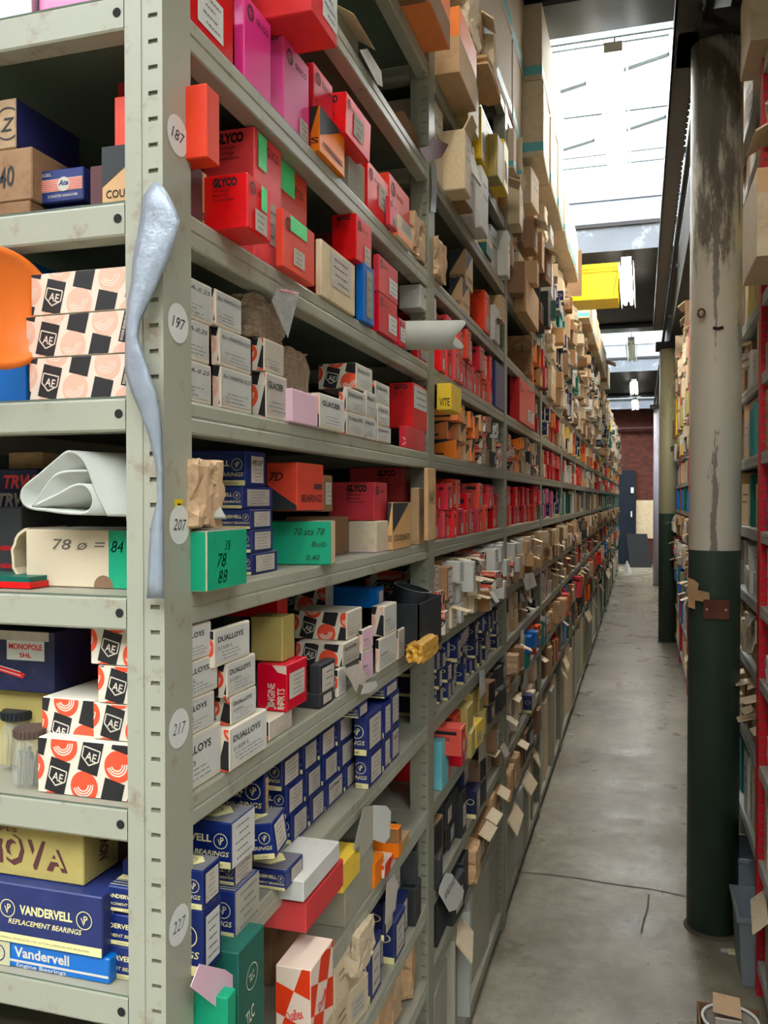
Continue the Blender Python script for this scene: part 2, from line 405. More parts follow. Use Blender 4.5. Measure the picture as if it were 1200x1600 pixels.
def k_plain(b, o):
    if o.get('lab'): end_label(b, 'R', fr=o.get('lf', (.2, .2, .8, .8)), n=4, m=o.get('lm', 'label'), hand=o.get('hand'))
    elif o.get('hand'): b.text('R', o['hand'], b.sy * .15, b.sz * .5, b.sz * .2, 'ink', w=b.sy * .7, shear=.3, bold=0)
    if o.get('stripe'): b.rect('F', 0, b.sz * o['stripe'][0], b.sx, b.sz * o['stripe'][1], o['stripe'][2], 1); b.rect('R', 0, b.sz * o['stripe'][0], b.sy, b.sz * o['stripe'][1], o['stripe'][2], 1)
def k_couss(b, o):   # black over tan split on the diagonal
    t = o.get('t', 'COUSSINETS')
    for fc, W in (('F', b.sx), ('R', b.sy)):
        b.pg(fc, [(0, b.sz), (0, b.sz * .35), (W * .9, b.sz)], 'black_card', 2)
        b.text(fc, t, W * .08, b.sz * .18, b.sz * .13, 'ink', w=W * .86)
def k_engine(b, o):
    b.text('F', 'ENGINE', b.sx - .016, b.sz * .1, .010, 'ae_pale', w=b.sz * .5, rot=90)
    b.text('F', 'PARTS', b.sx - .003, b.sz * .1, .010, 'ae_pale', w=b.sz * .4, rot=90)
    b.text('F', 'AE', b.sx - .028, b.sz * .06, .012, 'ae_pale', w=.024, rot=0)
    b.pg('F', [(b.sx - .02, b.sz), (b.sx, b.sz), (b.sx, b.sz * .8), (b.sx - .012, b.sz * .84)], 'ae_pale', 2)
    end_label(b, 'R', fr=(.1, .25, .85, .8), n=5, m='label')
def k_pattern(b, o):  # red box printed all over with chevrons and small words
    for i in range(5):
        for j in range(5):
            u = .006 + i * .034 + (j % 2) * .012; v = .006 + j * .026
            if (i + j) % 2: b.text('F', 'ENGINE', u, v + .006, .004, 'ae_white', w=.017); b.text('F', 'PARTS', u, v, .004, 'ae_white', w=.014)
            else:
                for k in range(3): b.pg('F', [(u + k * .006, v), (u + .003 + k * .006, v), (u + .011 + k * .006, v + .007), (u + .003 + k * .006, v + .014), (u + k * .006, v + .014), (u + .008 + k * .006, v + .007)], 'ae_white', 2)
def k_bear(b, o):
    b.pg('F', [(0, b.sz * .55), (b.sx, b.sz * .1), (b.sx, 0), (0, 0)], 'black_card', 2)
    b.text('F', o.get('ft', '7D'), b.sx * .12, b.sz * .62, b.sz * .18, 'ink', shear=.3)
    b.pg('R', [(0, b.sz), (b.sy, b.sz), (b.sy, b.sz * .75), (0, b.sz * .45)], 'orange_red', 2)
    b.rect('R', b.sy * .62, b.sz * .45, b.sy * .95, b.sz * .57, 'maroon', 3)
    b.text('R', 'BEARINGS', b.sy * .15, b.sz * .18, b.sz * .16, 'ink', w=b.sy * .8)
def k_tlc(b, o):
    for fc, W in (('F', b.sx), ('R', b.sy)):
        b.text(fc, 'TLC', W * .3, b.sz * .3, b.sz * .12, 'ae_white', w=W * .3, rot=10)
        b.arc(fc, W * .5, b.sz * .68, W * .2, W * .215, 0, 360, 'ae_white', 2, 20)
        b.text(fc, 'TLC', W * .4, b.sz * .64, b.sz * .07, 'ae_white', w=W * .2, rot=10)
def k_checkred(b, o):
    for fc, W in (('F', b.sx), ('R', b.sy)):
        c = .034
        for i in range(-6, 12):
            for j in range(-6, 12):
                if (i + j) % 2: continue
                a = R(-20); q = [(x * math.cos(a) - y * math.sin(a), x * math.sin(a) + y * math.cos(a)) for x, y in ((i * c, j * c), (i * c + c, j * c), (i * c + c, j * c + c), (i * c, j * c + c))]
                b.pg(fc, q, 'orange_red', 1)
        b.text(fc, 'Duaflex', W * .35, b.sz * .3, .012, 'red', w=W * .5, rot=20, l=3)
KINDS = {'glyco': (k_glyco, 'red'), 'vander': (k_vander, 'navy'), 'dual': (k_dual, 'ae_white'), 'plain': (k_plain, 'card'), 'couss': (k_couss, 'tan'),
         'engine': (k_engine, 'crimson'), 'pattern': (k_pattern, 'crimson'), 'bear': (k_bear, 'orange_red'), 'tlc': (k_tlc, 'green_dark'), 'checkred': (k_checkred, 'ae_pale')}

# ------------------------------------------------------------------ setting: floor, walls, roof
def structure(name, mb, **k):
    o = mb.build(name, **k); o['kind'] = 'structure'; return o
def concrete():
    m = bpy.data.materials.new('concrete'); m.use_nodes = True; nt = m.node_tree; N = nt.nodes; L = nt.links; p = N['Principled BSDF']
    tc = N.new('ShaderNodeTexCoord')
    def noise(sc_, det, rough=.6):
        n = N.new('ShaderNodeTexNoise'); n.inputs['Scale'].default_value = sc_; n.inputs['Detail'].default_value = det; n.inputs['Roughness'].default_value = rough
        L.new(tc.outputs['Object'], n.inputs['Vector']); return n
    n1 = noise(1.1, 10, .72); r = N.new('ShaderNodeValToRGB'); e = r.color_ramp.elements
    e[0].position = .36; e[0].color = (*s2l(104, 92, 72), 1); e[1].position = .64; e[1].color = (*s2l(170, 162, 142), 1)
    L.new(n1.outputs['Fac'], r.inputs[0])
    n2 = noise(14, 8, .75); r2 = N.new('ShaderNodeMapRange'); r2.inputs[1].default_value = .35; r2.inputs[2].default_value = .7; r2.inputs[3].default_value = .72; r2.inputs[4].default_value = 1.12
    L.new(n2.outputs['Fac'], r2.inputs[0])
    hs = N.new('ShaderNodeHueSaturation'); L.new(r.outputs[0], hs.inputs['Color']); L.new(r2.outputs[0], hs.inputs['Value'])
    L.new(hs.outputs[0], p.inputs['Base Color'])
    n3 = noise(3, 6); r3 = N.new('ShaderNodeMapRange'); r3.inputs[1].default_value = .3; r3.inputs[2].default_value = .7; r3.inputs[3].default_value = .20; r3.inputs[4].default_value = .46
    L.new(n3.outputs['Fac'], r3.inputs[0]); L.new(r3.outputs[0], p.inputs['Roughness'])
    b = N.new('ShaderNodeBump'); b.inputs['Strength'].default_value = .25; b.inputs['Distance'].default_value = .004; L.new(n2.outputs['Fac'], b.inputs['Height']); L.new(b.outputs[0], p.inputs['Normal'])
    MATS['concrete'] = m
concrete()
mat('joint', s2l(88, 80, 68), .9, .3, 60)
mat('soot', s2l(44, 42, 38), .8, .3, 3, .05, 20, dirt=s2l(84, 78, 60), dirt_amt=.4, dirt_scale=2)
mat('bluegrey_panel', s2l(112, 118, 126), .45, .15, 5, .15, 9, dirt=s2l(190, 196, 200), dirt_amt=.6, dirt_scale=7)
mat('beam_paint', s2l(70, 74, 78), .6, .15, 8, dirt=s2l(40, 30, 26), dirt_amt=.6, dirt_scale=6)
mat('bar_grey', s2l(120, 132, 138), .5, .1)
mat('rail_dark', s2l(52, 50, 50), .6, .15, 20)
mat('wall_paint', s2l(128, 124, 114), .8, .1, 3)
mat('door_blue', s2l(22, 32, 46), .6, .1, 6)
mat('lamp_on', (1, 1, 1), .5, 0, emit=((1, .96, .88), 26))
mat('lamp_body', s2l(238, 238, 232), .5, .05)
mat('rust_plate', s2l(112, 62, 46), .7, .3, 20, .1, 40)
def brick():
    m = bpy.data.materials.new('brick'); m.use_nodes = True; nt = m.node_tree; N = nt.nodes; L = nt.links; p = N['Principled BSDF']
    tc = N.new('ShaderNodeTexCoord'); mp = N.new('ShaderNodeMapping'); mp.inputs['Rotation'].default_value = (R(90), 0, 0)
    b = N.new('ShaderNodeTexBrick'); b.inputs['Color1'].default_value = (*s2l(104, 48, 34), 1); b.inputs['Color2'].default_value = (*s2l(76, 34, 26), 1); b.inputs['Mortar'].default_value = (*s2l(70, 50, 40), 1)
    b.inputs['Scale'].default_value = 4.5; b.inputs['Mortar Size'].default_value = .015
    L.new(tc.outputs['Object'], mp.inputs[0]); L.new(mp.outputs[0], b.inputs['Vector']); L.new(b.outputs[0], p.inputs['Base Color']); p.inputs['Roughness'].default_value = .85
    MATS['brick'] = m
brick()

g = MB(); g.box(-4, 4, -6, 18.2, -.1, 0, 'concrete'); structure('floor', g)
g = MB()                                                    # slab joint and a crack crossing the aisle
pts = [onZ(*q) for q in ((800, 1362), (850, 1366), (900, 1372), (960, 1382), (1020, 1390), (1076, 1402))]
for a, b in zip(pts, pts[1:]):
    n = Vector((0, .0035, 0)); g.poly([(a - n) + Vector((0, 0, .001)), (b - n) + Vector((0, 0, .001)), (b + n) + Vector((0, 0, .001)), (a + n) + Vector((0, 0, .001))], 'joint')
pts = [onZ(*q) for q in ((1014, 1398), (1012, 1420), (1006, 1438), (1002, 1458))]
for a, b in zip(pts, pts[1:]):
    n = Vector((.003, 0, 0)); g.poly([(a - n) + Vector((0, 0, .001)), (a + n) + Vector((0, 0, .001)), (b + n) + Vector((0, 0, .001)), (b - n) + Vector((0, 0, .001))], 'joint')
structure('trim_1', g)
CEIL = 3.25
g = MB(); g.box(-4, 4, 18, 18.2, 0, 4.6, 'brick'); structure('wall_back', g)
g = MB(); g.box(-4.1, -4, -6, 18.2, 0, 4.6, 'wall_paint'); structure('wall_left', g)
g = MB(); g.box(4, 4.1, -6, 18.2, 0, 4.6, 'wall_paint'); structure('wall_right', g)
g = MB(); g.box(-4, 4, -6.1, -6, 0, 4.6, 'wall_paint'); structure('wall_front', g)
ends = [-6] + [v for s_ in SKY_SPANS for v in s_] + [18.2]
for i in range(0, len(ends), 2):
    a, b = ends[i], ends[i + 1]
    if b - a < .1: continue
    g = MB(); g.box(-4, 4, a, b, CEIL + .02, CEIL + .10, 'soot'); structure('ceiling', g)
n_tr = 2
for i, (a, b) in enumerate(SKY_SPANS):
    # near beam with flange
    g = MB(); g.box(-4, 4, a - .14, a, CEIL - .02, CEIL + .42, 'beam_paint'); g.box(-4, 4, a - .24, a + .0, CEIL - .04, CEIL - .02, 'beam_paint')
    structure('trim_%d' % n_tr, g); n_tr += 1
    g = MB(); g.box(-4, 4, a - .1, a - .02, CEIL + .42, CEIL + 1.2, 'wall_paint'); structure('trim_%d' % n_tr, g); n_tr += 1
    # far upstand: web, ledge, sloping folded sheets
    g = MB(); g.box(-4, 4, b - .012, b - .001, CEIL - .02, CEIL + .16, 'bluegrey_panel')
    g.box(-4, 4, b - .03, b + .06, CEIL + .16, CEIL + .185, 'rail_dark')
    g.slab([(-4, b - .02, CEIL + .19), (4, b - .02, CEIL + .19), (4, b + .05, CEIL + .38), (-4, b + .05, CEIL + .38)], .01, 'bluegrey_panel')
    g.slab([(-4, b + .04, CEIL + .38), (4, b + .04, CEIL + .38), (4, b + .14, CEIL + .55), (-4, b + .14, CEIL + .55)], .01, 'bluegrey_panel')
    structure('trim_%d' % n_tr, g); n_tr += 1
    # glazing and its bars
    za, zb = CEIL + 1.15, CEIL + .56; g = MB()
    g.slab([(-4, a, za), (4, a, za), (4, b + .12, zb), (-4, b + .12, zb)], .006, 'skylight_glass'); structure('window_%d' % (i + 1), g)
    g = MB()
    for t in (.12, .30, .52, .74, .93):
        y = a + (b - a) * t; z = za + (zb - za) * t - .04
        g.box(-4, 4, y - .012, y + .012, z - .02, z + .02, 'bar_grey')
    if i == 1:
        for q0, q1 in (((860, 148), (915, 130)), ((870, 237), (928, 219)), ((970, 110), (1045, 84)), ((975, 204), (1040, 182)), ((862, 82), (1046, 54)), ((880, 249), (1040, 230))):
            g.tube([onZ(*q0, 3.62), onZ(*q1, 3.62)], .013 if q0[0] not in (862, 880) else .006, 'bar_grey', 6)
    for x in (-3, -1.9, -.8, 1.4, 2.5):
        g.slab([(x - .015, a, za - .03), (x + .015, a, za - .03), (x + .015, b + .1, zb - .03), (x - .015, b + .1, zb - .03)], .03, 'bar_grey')
    structure('trim_%d' % n_tr, g); n_tr += 1
# line of beams above the columns with a perforated rail
g = MB(); g.box(.665, .88, -6, 18, 2.86, 3.2, 'soot'); structure('trim_%d' % n_tr, g); n_tr += 1
g = MB(); y = .2
g.box(.502, .508, .2, 6.9, 2.80, 2.86, 'rail_dark'); g.box(.502, .572, .2, 6.9, 2.80, 2.806, 'rail_dark')
while y < 6.9: g.box(.568, .578, y, y + .035, 2.80, 2.806, 'rail_dark'); y += .055
for yy in (1.2, 3.2, 5.1, 6.7): g.box(.51, .64, yy, yy + .02, 2.86, 2.88, 'rail_dark'); g.box(.53, .545, yy, yy + .015, 2.8, 3.27, 'rail_dark')
rail = g.build('perforated_rail'); tag(rail, 'dark perforated steel rail running overhead along the line of columns', 'rail')
g = MB(); g.tube([(.60, .2, 2.84), (.60, 13.2, 2.84)], .014, 'dark'); tag(g.build('conduit'), 'thin black conduit running overhead beside the perforated rail', 'pipe')
# back wall fittings
g = MB(); g.box(-.75, .30, 17.94, 17.998, 0, 1.98, 'door_blue'); dr = g.build('door_1'); dr['kind'] = 'structure'
g = MB(); g.box(.20, .23, 17.91, 17.94, 1.0, 1.12, 'lamp_body'); g.build('door_handle', dr)
g = MB(); g.box(.2, .26, 17.91, 17.94, 1.5, 1.62, 'lamp_body'); g.build('door_sign', dr)
g = MB(); g.box(.31, .66, 17.985, 17.998, .55, 1.35, 'beige'); tag(g.build('notice_sheet'), 'stained cream sheet pasted on the brick end wall right of the dark door', 'sheet')
g = MB(); g.tube([(-.8, 17.9, 2.85), (1.6, 17.9, 2.85)], .03, 'maroon'); tag(g.build('wall_pipe'), 'brown pipe running level along the brick end wall above the dark door', 'pipe')
g = MB(); g.slab([(.20, 17.2, .01), (.62, 17.2, .01), (.53, 17.6, .66), (.12, 17.6, .66)], .04, 'dark'); tag(g.build('leaning_board'), 'black board leaning at the end of the aisle beside the door', 'board')

# ------------------------------------------------------------------ columns
def column_mat(name, top, bot, split, stain):
    m = bpy.data.materials.new(name); m.use_nodes = True; nt = m.node_tree; N = nt.nodes; L = nt.links; p = N['Principled BSDF']
    tc = N.new('ShaderNodeTexCoord'); sx = N.new('ShaderNodeSeparateXYZ'); L.new(tc.outputs['Object'], sx.inputs[0])
    gt = N.new('ShaderNodeMath'); gt.operation = 'GREATER_THAN'; gt.inputs[1].default_value = split; L.new(sx.outputs[2], gt.inputs[0])
    mp = N.new('ShaderNodeMapping'); mp.inputs['Scale'].default_value = (1, 1, .22); L.new(tc.outputs['Object'], mp.inputs[0])
    def nz(s_, lo, hi, amt):
        n = N.new('ShaderNodeTexNoise'); n.inputs['Scale'].default_value = s_; n.inputs['Detail'].default_value = 9; n.inputs['Roughness'].default_value = .7
        L.new(mp.outputs[0], n.inputs['Vector']); r = N.new('ShaderNodeMapRange'); r.inputs[1].default_value = lo; r.inputs[2].default_value = hi; r.inputs[4].default_value = amt
        L.new(n.outputs['Fac'], r.inputs[0]); return r.outputs[0]
    def mix(f, a, b):
        x = N.new('ShaderNodeMix'); x.data_type = 'RGBA'
        if isinstance(f, float): x.inputs[0].default_value = f
        else: L.new(f, x.inputs[0])
        for k, v in ((6, a), (7, b)):
            if isinstance(v, tuple): x.inputs[k].default_value = (*v, 1)
            else: L.new(v, x.inputs[k])
        return x.outputs[2]
    c = mix(nz(5, .35, .65, .35), top, tuple(v * .8 for v in top))
    # more peeled and sooty paint higher up the shaft
    up = N.new('ShaderNodeMapRange'); up.inputs[1].default_value = 1.7; up.inputs[2].default_value = 2.7; up.inputs[3].default_value = 0; up.inputs[4].default_value = .22; L.new(sx.outputs[2], up.inputs[0])
    n = N.new('ShaderNodeTexNoise'); n.inputs['Scale'].default_value = 7; n.inputs['Detail'].default_value = 9; n.inputs['Roughness'].default_value = .72; L.new(mp.outputs[0], n.inputs['Vector'])
    ad = N.new('ShaderNodeMath'); L.new(n.outputs['Fac'], ad.inputs[0]); L.new(up.outputs[0], ad.inputs[1])
    r = N.new('ShaderNodeMapRange'); r.inputs[1].default_value = .60; r.inputs[2].default_value = .68; r.inputs[4].default_value = stain; L.new(ad.outputs[0], r.inputs[0])
    c = mix(r.outputs[0], c, s2l(92, 84, 72))
    c = mix(nz(16, .62, .72, .5 * stain), c, s2l(150, 112, 60))
    if name == 'col_cream':      # long flaked band of bare grey down the front
        ab = N.new('ShaderNodeMath'); ab.operation = 'ADD'; ab.inputs[1].default_value = .006; L.new(sx.outputs[0], ab.inputs[0])
        a2 = N.new('ShaderNodeMath'); a2.operation = 'ABSOLUTE'; L.new(ab.outputs[0], a2.inputs[0])
        m1 = N.new('ShaderNodeMath'); m1.operation = 'MULTIPLY_ADD'; m1.inputs[1].default_value = .16; m1.inputs[2].default_value = -.070; L.new(n.outputs['Fac'], m1.inputs[0])
        df = N.new('ShaderNodeMath'); df.operation = 'SUBTRACT'; L.new(m1.outputs[0], df.inputs[0]); L.new(a2.outputs[0], df.inputs[1])
        r5 = N.new('ShaderNodeMapRange'); r5.inputs[1].default_value = 0; r5.inputs[2].default_value = .004; r5.inputs[4].default_value = .8; L.new(df.outputs[0], r5.inputs[0])
        c = mix(r5.outputs[0], c, s2l(112, 106, 94))
    d = mix(nz(6, .4, .7, .6), bot, tuple(v * 1.7 + .01 for v in bot))
    L.new(mix(gt.outputs[0], d, c), p.inputs['Base Color']); p.inputs['Roughness'].default_value = .5
    b = N.new('ShaderNodeBump'); b.inputs['Strength'].default_value = .3; b.inputs['Distance'].default_value = .003; L.new(n.outputs['Fac'], b.inputs['Height']); L.new(b.outputs[0], p.inputs['Normal'])
    MATS[name] = m
DG = s2l(58, 78, 66)
column_mat('col_cream', s2l(236, 230, 212), DG, 1.212, .85)
column_mat('col_yellow', s2l(178, 172, 136), DG, 1.235, .3)
column_mat('col_blue', s2l(206, 208, 226), s2l(206, 208, 226), -1, .3)
def column(x, y, r, m, label):
    t = empty('steel_column', (x, y, 0)); tag(t, label, 'column', 'columns along the right side of the aisle')
    g = MB(); g.cyl((0, 0, 0), r, 2.80, m, 40); g.build('shaft', t, smooth=False)
    for p in t.children[0].data.polygons: p.use_smooth = len(p.vertices) == 4
    g = MB(); g.box(-.12, .14, -.11, .11, 2.80, 2.86, 'soot'); g.build('cap_plate', t)
    g = MB(); g.cyl((0, 0, 0), r + .010, .010, 'joint', 24, r2=r + .001); g.build('base_collar', t)
    return t
c1 = column(.636, 2.215, .078, 'col_cream', 'nearest round column, cream above and dark green below, peeling paint')
g = MB(); p = onY(1098, 935, 2.16); q = onY(1138, 966, 2.16); g.box(p.x - .636, q.x - .636, -.088, -.072, q.z, p.z, 'rust_plate')
for u in (p.x + .01, q.x - .01): g.cyl((u - .636, -.091, (p.z + q.z) / 2), .004, .006, 'screw', 8, 'y')
g.build('rust_plate', c1)
g = MB(); p = onY(1095, 492, 2.16); g.tube([(p.x - .636 + .01 * math.cos(a), -.080, p.z + .013 * math.sin(a)) for a in [k * math.pi / 6 for k in range(13)]], .0035, 'rust_plate', 6); g.build('ring_hook', c1)
g = MB(); p = onY(1122, 512, 2.14); g.tube([(p.x - .636 - .014, -.076, p.z), (p.x - .636, -.082, p.z - .004), (p.x - .636 + .014, -.078, p.z)], .005, 'rail_dark', 6); g.build('bracket_stub', c1)
column(.658, 7.9, .084, 'col_yellow', 'second round column, yellowish cream above and dark green below')
column(.655, 13.5, .06, 'col_blue', 'farthest column, thin and bluish white, at the end of the aisle')

# ------------------------------------------------------------------ shelving
ZS = [.07, .387, .545, .736, .912, 1.087, 1.283, 1.4665, 1.645, 1.832, 2.046, 2.253, 2.43, 2.61]
DEP = .46
def shelf_mb(z, m, y0, y1, front=True, low=False):
    g = MB(); x0, x1 = -DEP + .002, -.0015
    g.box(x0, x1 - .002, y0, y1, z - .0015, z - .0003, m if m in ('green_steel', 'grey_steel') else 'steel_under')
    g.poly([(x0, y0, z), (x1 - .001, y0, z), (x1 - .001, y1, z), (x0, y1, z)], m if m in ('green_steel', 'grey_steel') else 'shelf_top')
    prof = [(0, 0), (.0012, -.003), (.0012, -.014), (0, -.016), (.0012, -.018), (.0012, -.030), (0, -.032), (-.022, -.032)]
    for (a, b), (c, d) in zip(prof, prof[1:]):
        ya = y0 + .050 if y0 > -.5 else y0
        g.poly([(x1 - .0012 + a, ya, z + b), (x1 - .0012 + a, y1 - .001, z + b), (x1 - .0012 + c, y1 - .001, z + d), (x1 - .0012 + c, ya, z + d)][::-1], m)
    pf = [(0, 0), (.0012, -.004), (.0012, -.030), (0, -.032), (-.022, -.032)]
    for yy, sgn in ((y0 + .001, 1), (y1 - .001, -1)):
        for (a, b), (c, d) in zip(pf, pf[1:]):
            q = [(x0 + .036, yy - sgn * a, z + b), (-.040, yy - sgn * a, z + b), (-.040, yy - sgn * c, z + d), (x0 + .036, yy - sgn * c, z + d)]
            g.poly(q if sgn > 0 else q[::-1], m)
    g.cyl((-.047, y0 - .0008, z - .016), .0042, .0005, 'dark', 14, 'y')
    g.poly([(x0, y0, z - .032), (x0, y1, z - .032), (x0, y1, z), (x0, y0, z)], m)
    for yy in (y0 + .08, y1 - .08): g.cyl((-.05, yy, z + .0002), .006, .0003, 'dark', 12)
    return g
def post_mb(H, m, pitch=.0232):
    """angle upright: slotted flange facing -y (x -.0385..0), plain flange facing +x (y 0..0.05)"""
    g = MB(); W = .0385; t = .0018
    g.box(-.0018, 0, 0, .050, 0, H, m); g.box(-.010, -.0018, .048, .050, 0, H, m)
    g.box(-W, -.0215, -.0006, t, 0, H, m); g.box(-.0215, -.0195, .0004, t, 0, H, m)
    g.box(-.0048, -.0018, 0, t, 0, H, m); g.box(-W, -W + t, 0, .012, 0, H, m)
    g.box(-.0195, -.0145, 0, t, 0, H, m)
    z = 0; n = int(H / pitch)
    for i in range(n + 1):
        z1 = min(H, z + pitch - .0042)
        g.box(-.0145, -.0048, 0, t, z, z1, m)
        z = i * pitch + pitch
    g.box(-.020, -.003, .0021, .0030, 0, H, 'slot')
    return g
_cache = {}
def bay(y, m, label, zs=ZS, H=2.62, last=False, L=1.0, mir=False, x=0, group='shelving bays left of the aisle', post='post', backp=True):
    t = empty('shelving_bay', (x, y, 0), 0); tag(t, label, 'shelving', group)
    if mir: t.scale = (-1, 1, 1)
    key = (m, L, tuple(zs), H, post)
    if key not in _cache:
        pm = post_mb(H, post if post in MATS else m)
        sh = [shelf_mb(z, m, .0006, L - .001) for z in zs]
        bk = MB(); bk.box(-DEP - .003, -DEP, 0, L - .001, .03, H, m if m in ('green_steel', 'grey_steel') else 'steel_under')  # unseen sheet added behind the bay to stop light leaking in
        _cache[key] = (pm.data('upright'), [s_.data('shelf') for s_ in sh], bk.data('added_back_panel'))
    pm, sh, bk = _cache[key]
    def put(n, me, loc=(0, 0, 0), sx=1):
        o = bpy.data.objects.new(n, me); C.objects.link(o); o.parent = t; o.location = loc; o.scale.x = sx; return o
    put('upright', pm); put('upright', pm, (-DEP, 0, 0), -1)
    if last: put('upright', pm, (0, L, 0)); put('upright', pm, (-DEP, L, 0), -1)
    for s_ in sh: put('shelf', s_)
    if backp: put('added_back_panel', bk)
    return t
ORD = ['first', 'second', 'third', 'fourth', 'fifth', 'sixth', 'seventh', 'eighth', 'ninth', 'tenth', 'eleventh', 'twelfth', 'thirteenth', 'fourteenth', 'fifteenth', 'sixteenth', 'seventeenth', 'eighteenth']
def ordw(i): return ORD[i] if i < len(ORD) else 'far'
NB = 16
BAYS = []
for k in range(NB):
    m = 'steel' if k == 0 else ('steel_clean' if k < 9 else 'green_steel')
    zs = ZS if k < 3 else [ZS[0]] + ZS[2:]
    lb = ('nearest bay of grey green slotted steel shelving, with number stickers on its corner post' if k == 0 else
          '%s bay of %s steel shelving left of the aisle' % (ordw(k), 'grey green' if k < 9 else 'dark green'))
    BAYS.append(bay(k * 1.0, m, lb, zs=zs, last=(k == NB - 1)))

# stickers and tape on the nearest post (parts of the nearest bay)
def sticker(px, py, t, w=.0375):
    p = onX(px, py, 0); b = Box(.001, w, w, None); b.fr['R'] = (Vector((0.0003, p.y - w / 2, p.z - w / 2)), Vector((0, 1, 0)), Vector((0, 0, 1)), Vector((1, 0, 0)), w, w)
    b.disc('R', w / 2, w / 2, w * .49, 'sticker', 1, 32)
    b.text('R', t, w / 2, w * .36, w * .3, 'ink' if t in ('187', '197', '207') else 'pencil', w=w * .62, shear=.25, bold=.0, ctr=True, rot=-4)
    o = b.build('number_sticker', BAYS[0]); o['label'] = 'round white sticker numbered %s by hand' % t
for px, py, t in ((277, 212, '187'), (278, 505, '197'), (280, 820, '207'), (279, 1138, '217'), (279, 1445, '227')): sticker(px, py, t)
g = MB(); p = onX(273, 798, .0003); q = onX(286, 780, .0003); g.box(.0001, .0003, p.y, q.y, p.z - .014, q.z, 'ochre'); g.box(.0003, .0005, p.y + .005, q.y - .004, q.z - .010, q.z - .004, 'ink'); g.build('yellow_sticker', BAYS[0])
rows = [(284, 240, 247, 2), (292, 234, 256, 3), (305, 224, 264, 5), (325, 221, 274, 6), (345, 218, 282, 6), (375, 213, 273, 8), (406, 207, 263, 10), (440, 205, 248, 10), (470, 199, 235, 12), (500, 197, 220, 12),
        (525, 196, 216, 14), (545, 195, 221, 14), (580, 195, 233, 13), (610, 204, 243, 12), (640, 217, 250, 10), (680, 232, 254, 8), (730, 244, 256, 6), (780, 246, 256, 5), (820, 236, 256, 5), (870, 232, 256, 6), (905, 231, 256, 8), (935, 229, 257, 9)]
g = MB(); vs = []; fs = []
for y_, a, b, off in rows:
    for k in range(7):
        t = k / 6; bulge = off / 1000 + .004 * math.sin(math.pi * t)
        vs.append(onY(a + (b - a) * t, y_, -bulge - .002))
for i in range(len(rows) - 1):
    for k in range(6): fs.append((i * 7 + k, (i + 1) * 7 + k, (i + 1) * 7 + k + 1, i * 7 + k + 1))
g.mesh(vs, fs, 'tape'); tp = g.build('tape_strip', BAYS[0], smooth=True); so = tp.modifiers.new('s', 'SOLIDIFY'); so.thickness = .0004
tp['label'] = 'strip of silver duct tape hanging down the corner post'


def pr_nova(b):
    W, H = b.sx, b.sz
    b.text('F', 'PAPES', W * .48, H * .83, H * .08, 'maroon', w=W * .17)
    x = W * .455
    for i, (c, hh, ww) in enumerate((('N', .40, .108), ('O', .50, .112), ('V', .48, .108), ('A', .36, .112))):
        b.text('F', c, x + .0020, H * (.30 - .03 * (i > 1)) - .0020, H * hh, 'maroon', w=W * ww, bold=.07, l=2)
        b.text('F', c, x, H * (.32 - .03 * (i > 1)), H * hh * .96, 'gold', w=W * ww * .92, bold=.02, l=4); x += W * (ww + .005)
    b.text('R', 'NOVA', b.sy * .42, H * .25, b.sy * .16, 'maroon', w=H * .5, rot=84, bold=.04)
    b.rect('R', b.sy * .62, 0, b.sy, H, 'maroon', 2)
def pr_vb(b):
    W, H = b.sx, b.sz
    b.rect('F', 0, H * .24, W, H * .34, 'white', 3)
    b.rect('F', 0, 0, W * .556, H, 'cream_line', 4); b.arc('F', W * .50, H * .5, H * .30, H * .35, 0, 360, 'navy', 5, 24); b.text('F', 'V', W * .50, H * .38, H * .3, 'navy', ctr=True, l=6)
    b.text('F', 'Vandervell', W * .575, H * .46, H * .40, 'white', w=W * .25, bold=.03)
    b.text('F', 'Engine Bearings', W * .585, H * .06, H * .17, 'white', w=W * .225)
def pr_mono(b):
    W, H = b.sx, b.sz
    b.rect('F', W * .0, H * .84, W * .96, H, 'label', 2)
    b.rect('F', W * .57, H * .52, W * .92, H * .84, 'sticker', 3)
    b.text('F', 'MONOPOLE', W * .745, H * .70, H * .09, 'red', w=W * .31, bold=.03, ctr=True, l=4)
    b.text('F', 'SHL', W * .745, H * .57, H * .07, 'red', w=W * .11, bold=.03, ctr=True, l=4)
    b.pg('F', [(W * .40, H * .46), (W * .40, H * .36), (W * .72, H * .22), (W * .74, H * .30)], 'red', 3)
    for k in (.30, .36): b.pg('F', [(W * .40, H * (k + .10)), (W * .40, H * (k + .085)), (W * .70, H * (k - .04)), (W * .70, H * (k - .025))], 'white', 4)
    b.arc('R', b.sy * .75, H * .5, H * .16, H * .19, 0, 360, 'white', 3, 20)
def pr_tr(b):
    b.text('F', 'TRW', b.sx * .56, b.sz * .56, b.sz * .30, 'red', w=b.sx * .42, shear=.25, bold=.04)
    b.text('F', 'TRW', b.sx * .48, b.sz * .14, b.sz * .30, 'label', w=b.sx * .42, shear=.25, bold=.04)
def pr_ate(b):
    W, H = b.sx, b.sz
    b.rect('F', 0, H * .32, W, H * .70, 'label', 2)
    for i in range(6): b.rect('F', 0, H * (.34 + .06 * i), W, H * (.37 + .06 * i), 'orange_red', 3)
    b.disc('F', W * .62, H * .52, H * .22, 'label', 4); b.text('F', 'Ate', W * .62, H * .48, H * .17, 'navy', w=H * .36, shear=.3, bold=.03, ctr=True, l=5)
    b.text('F', 'KEGEL', W * .08, H * .80, H * .10, 'label', w=W * .3); b.text('F', 'SCHUSTER HANNOVER', W * .3, H * .14, H * .08, 'label', w=W * .6)
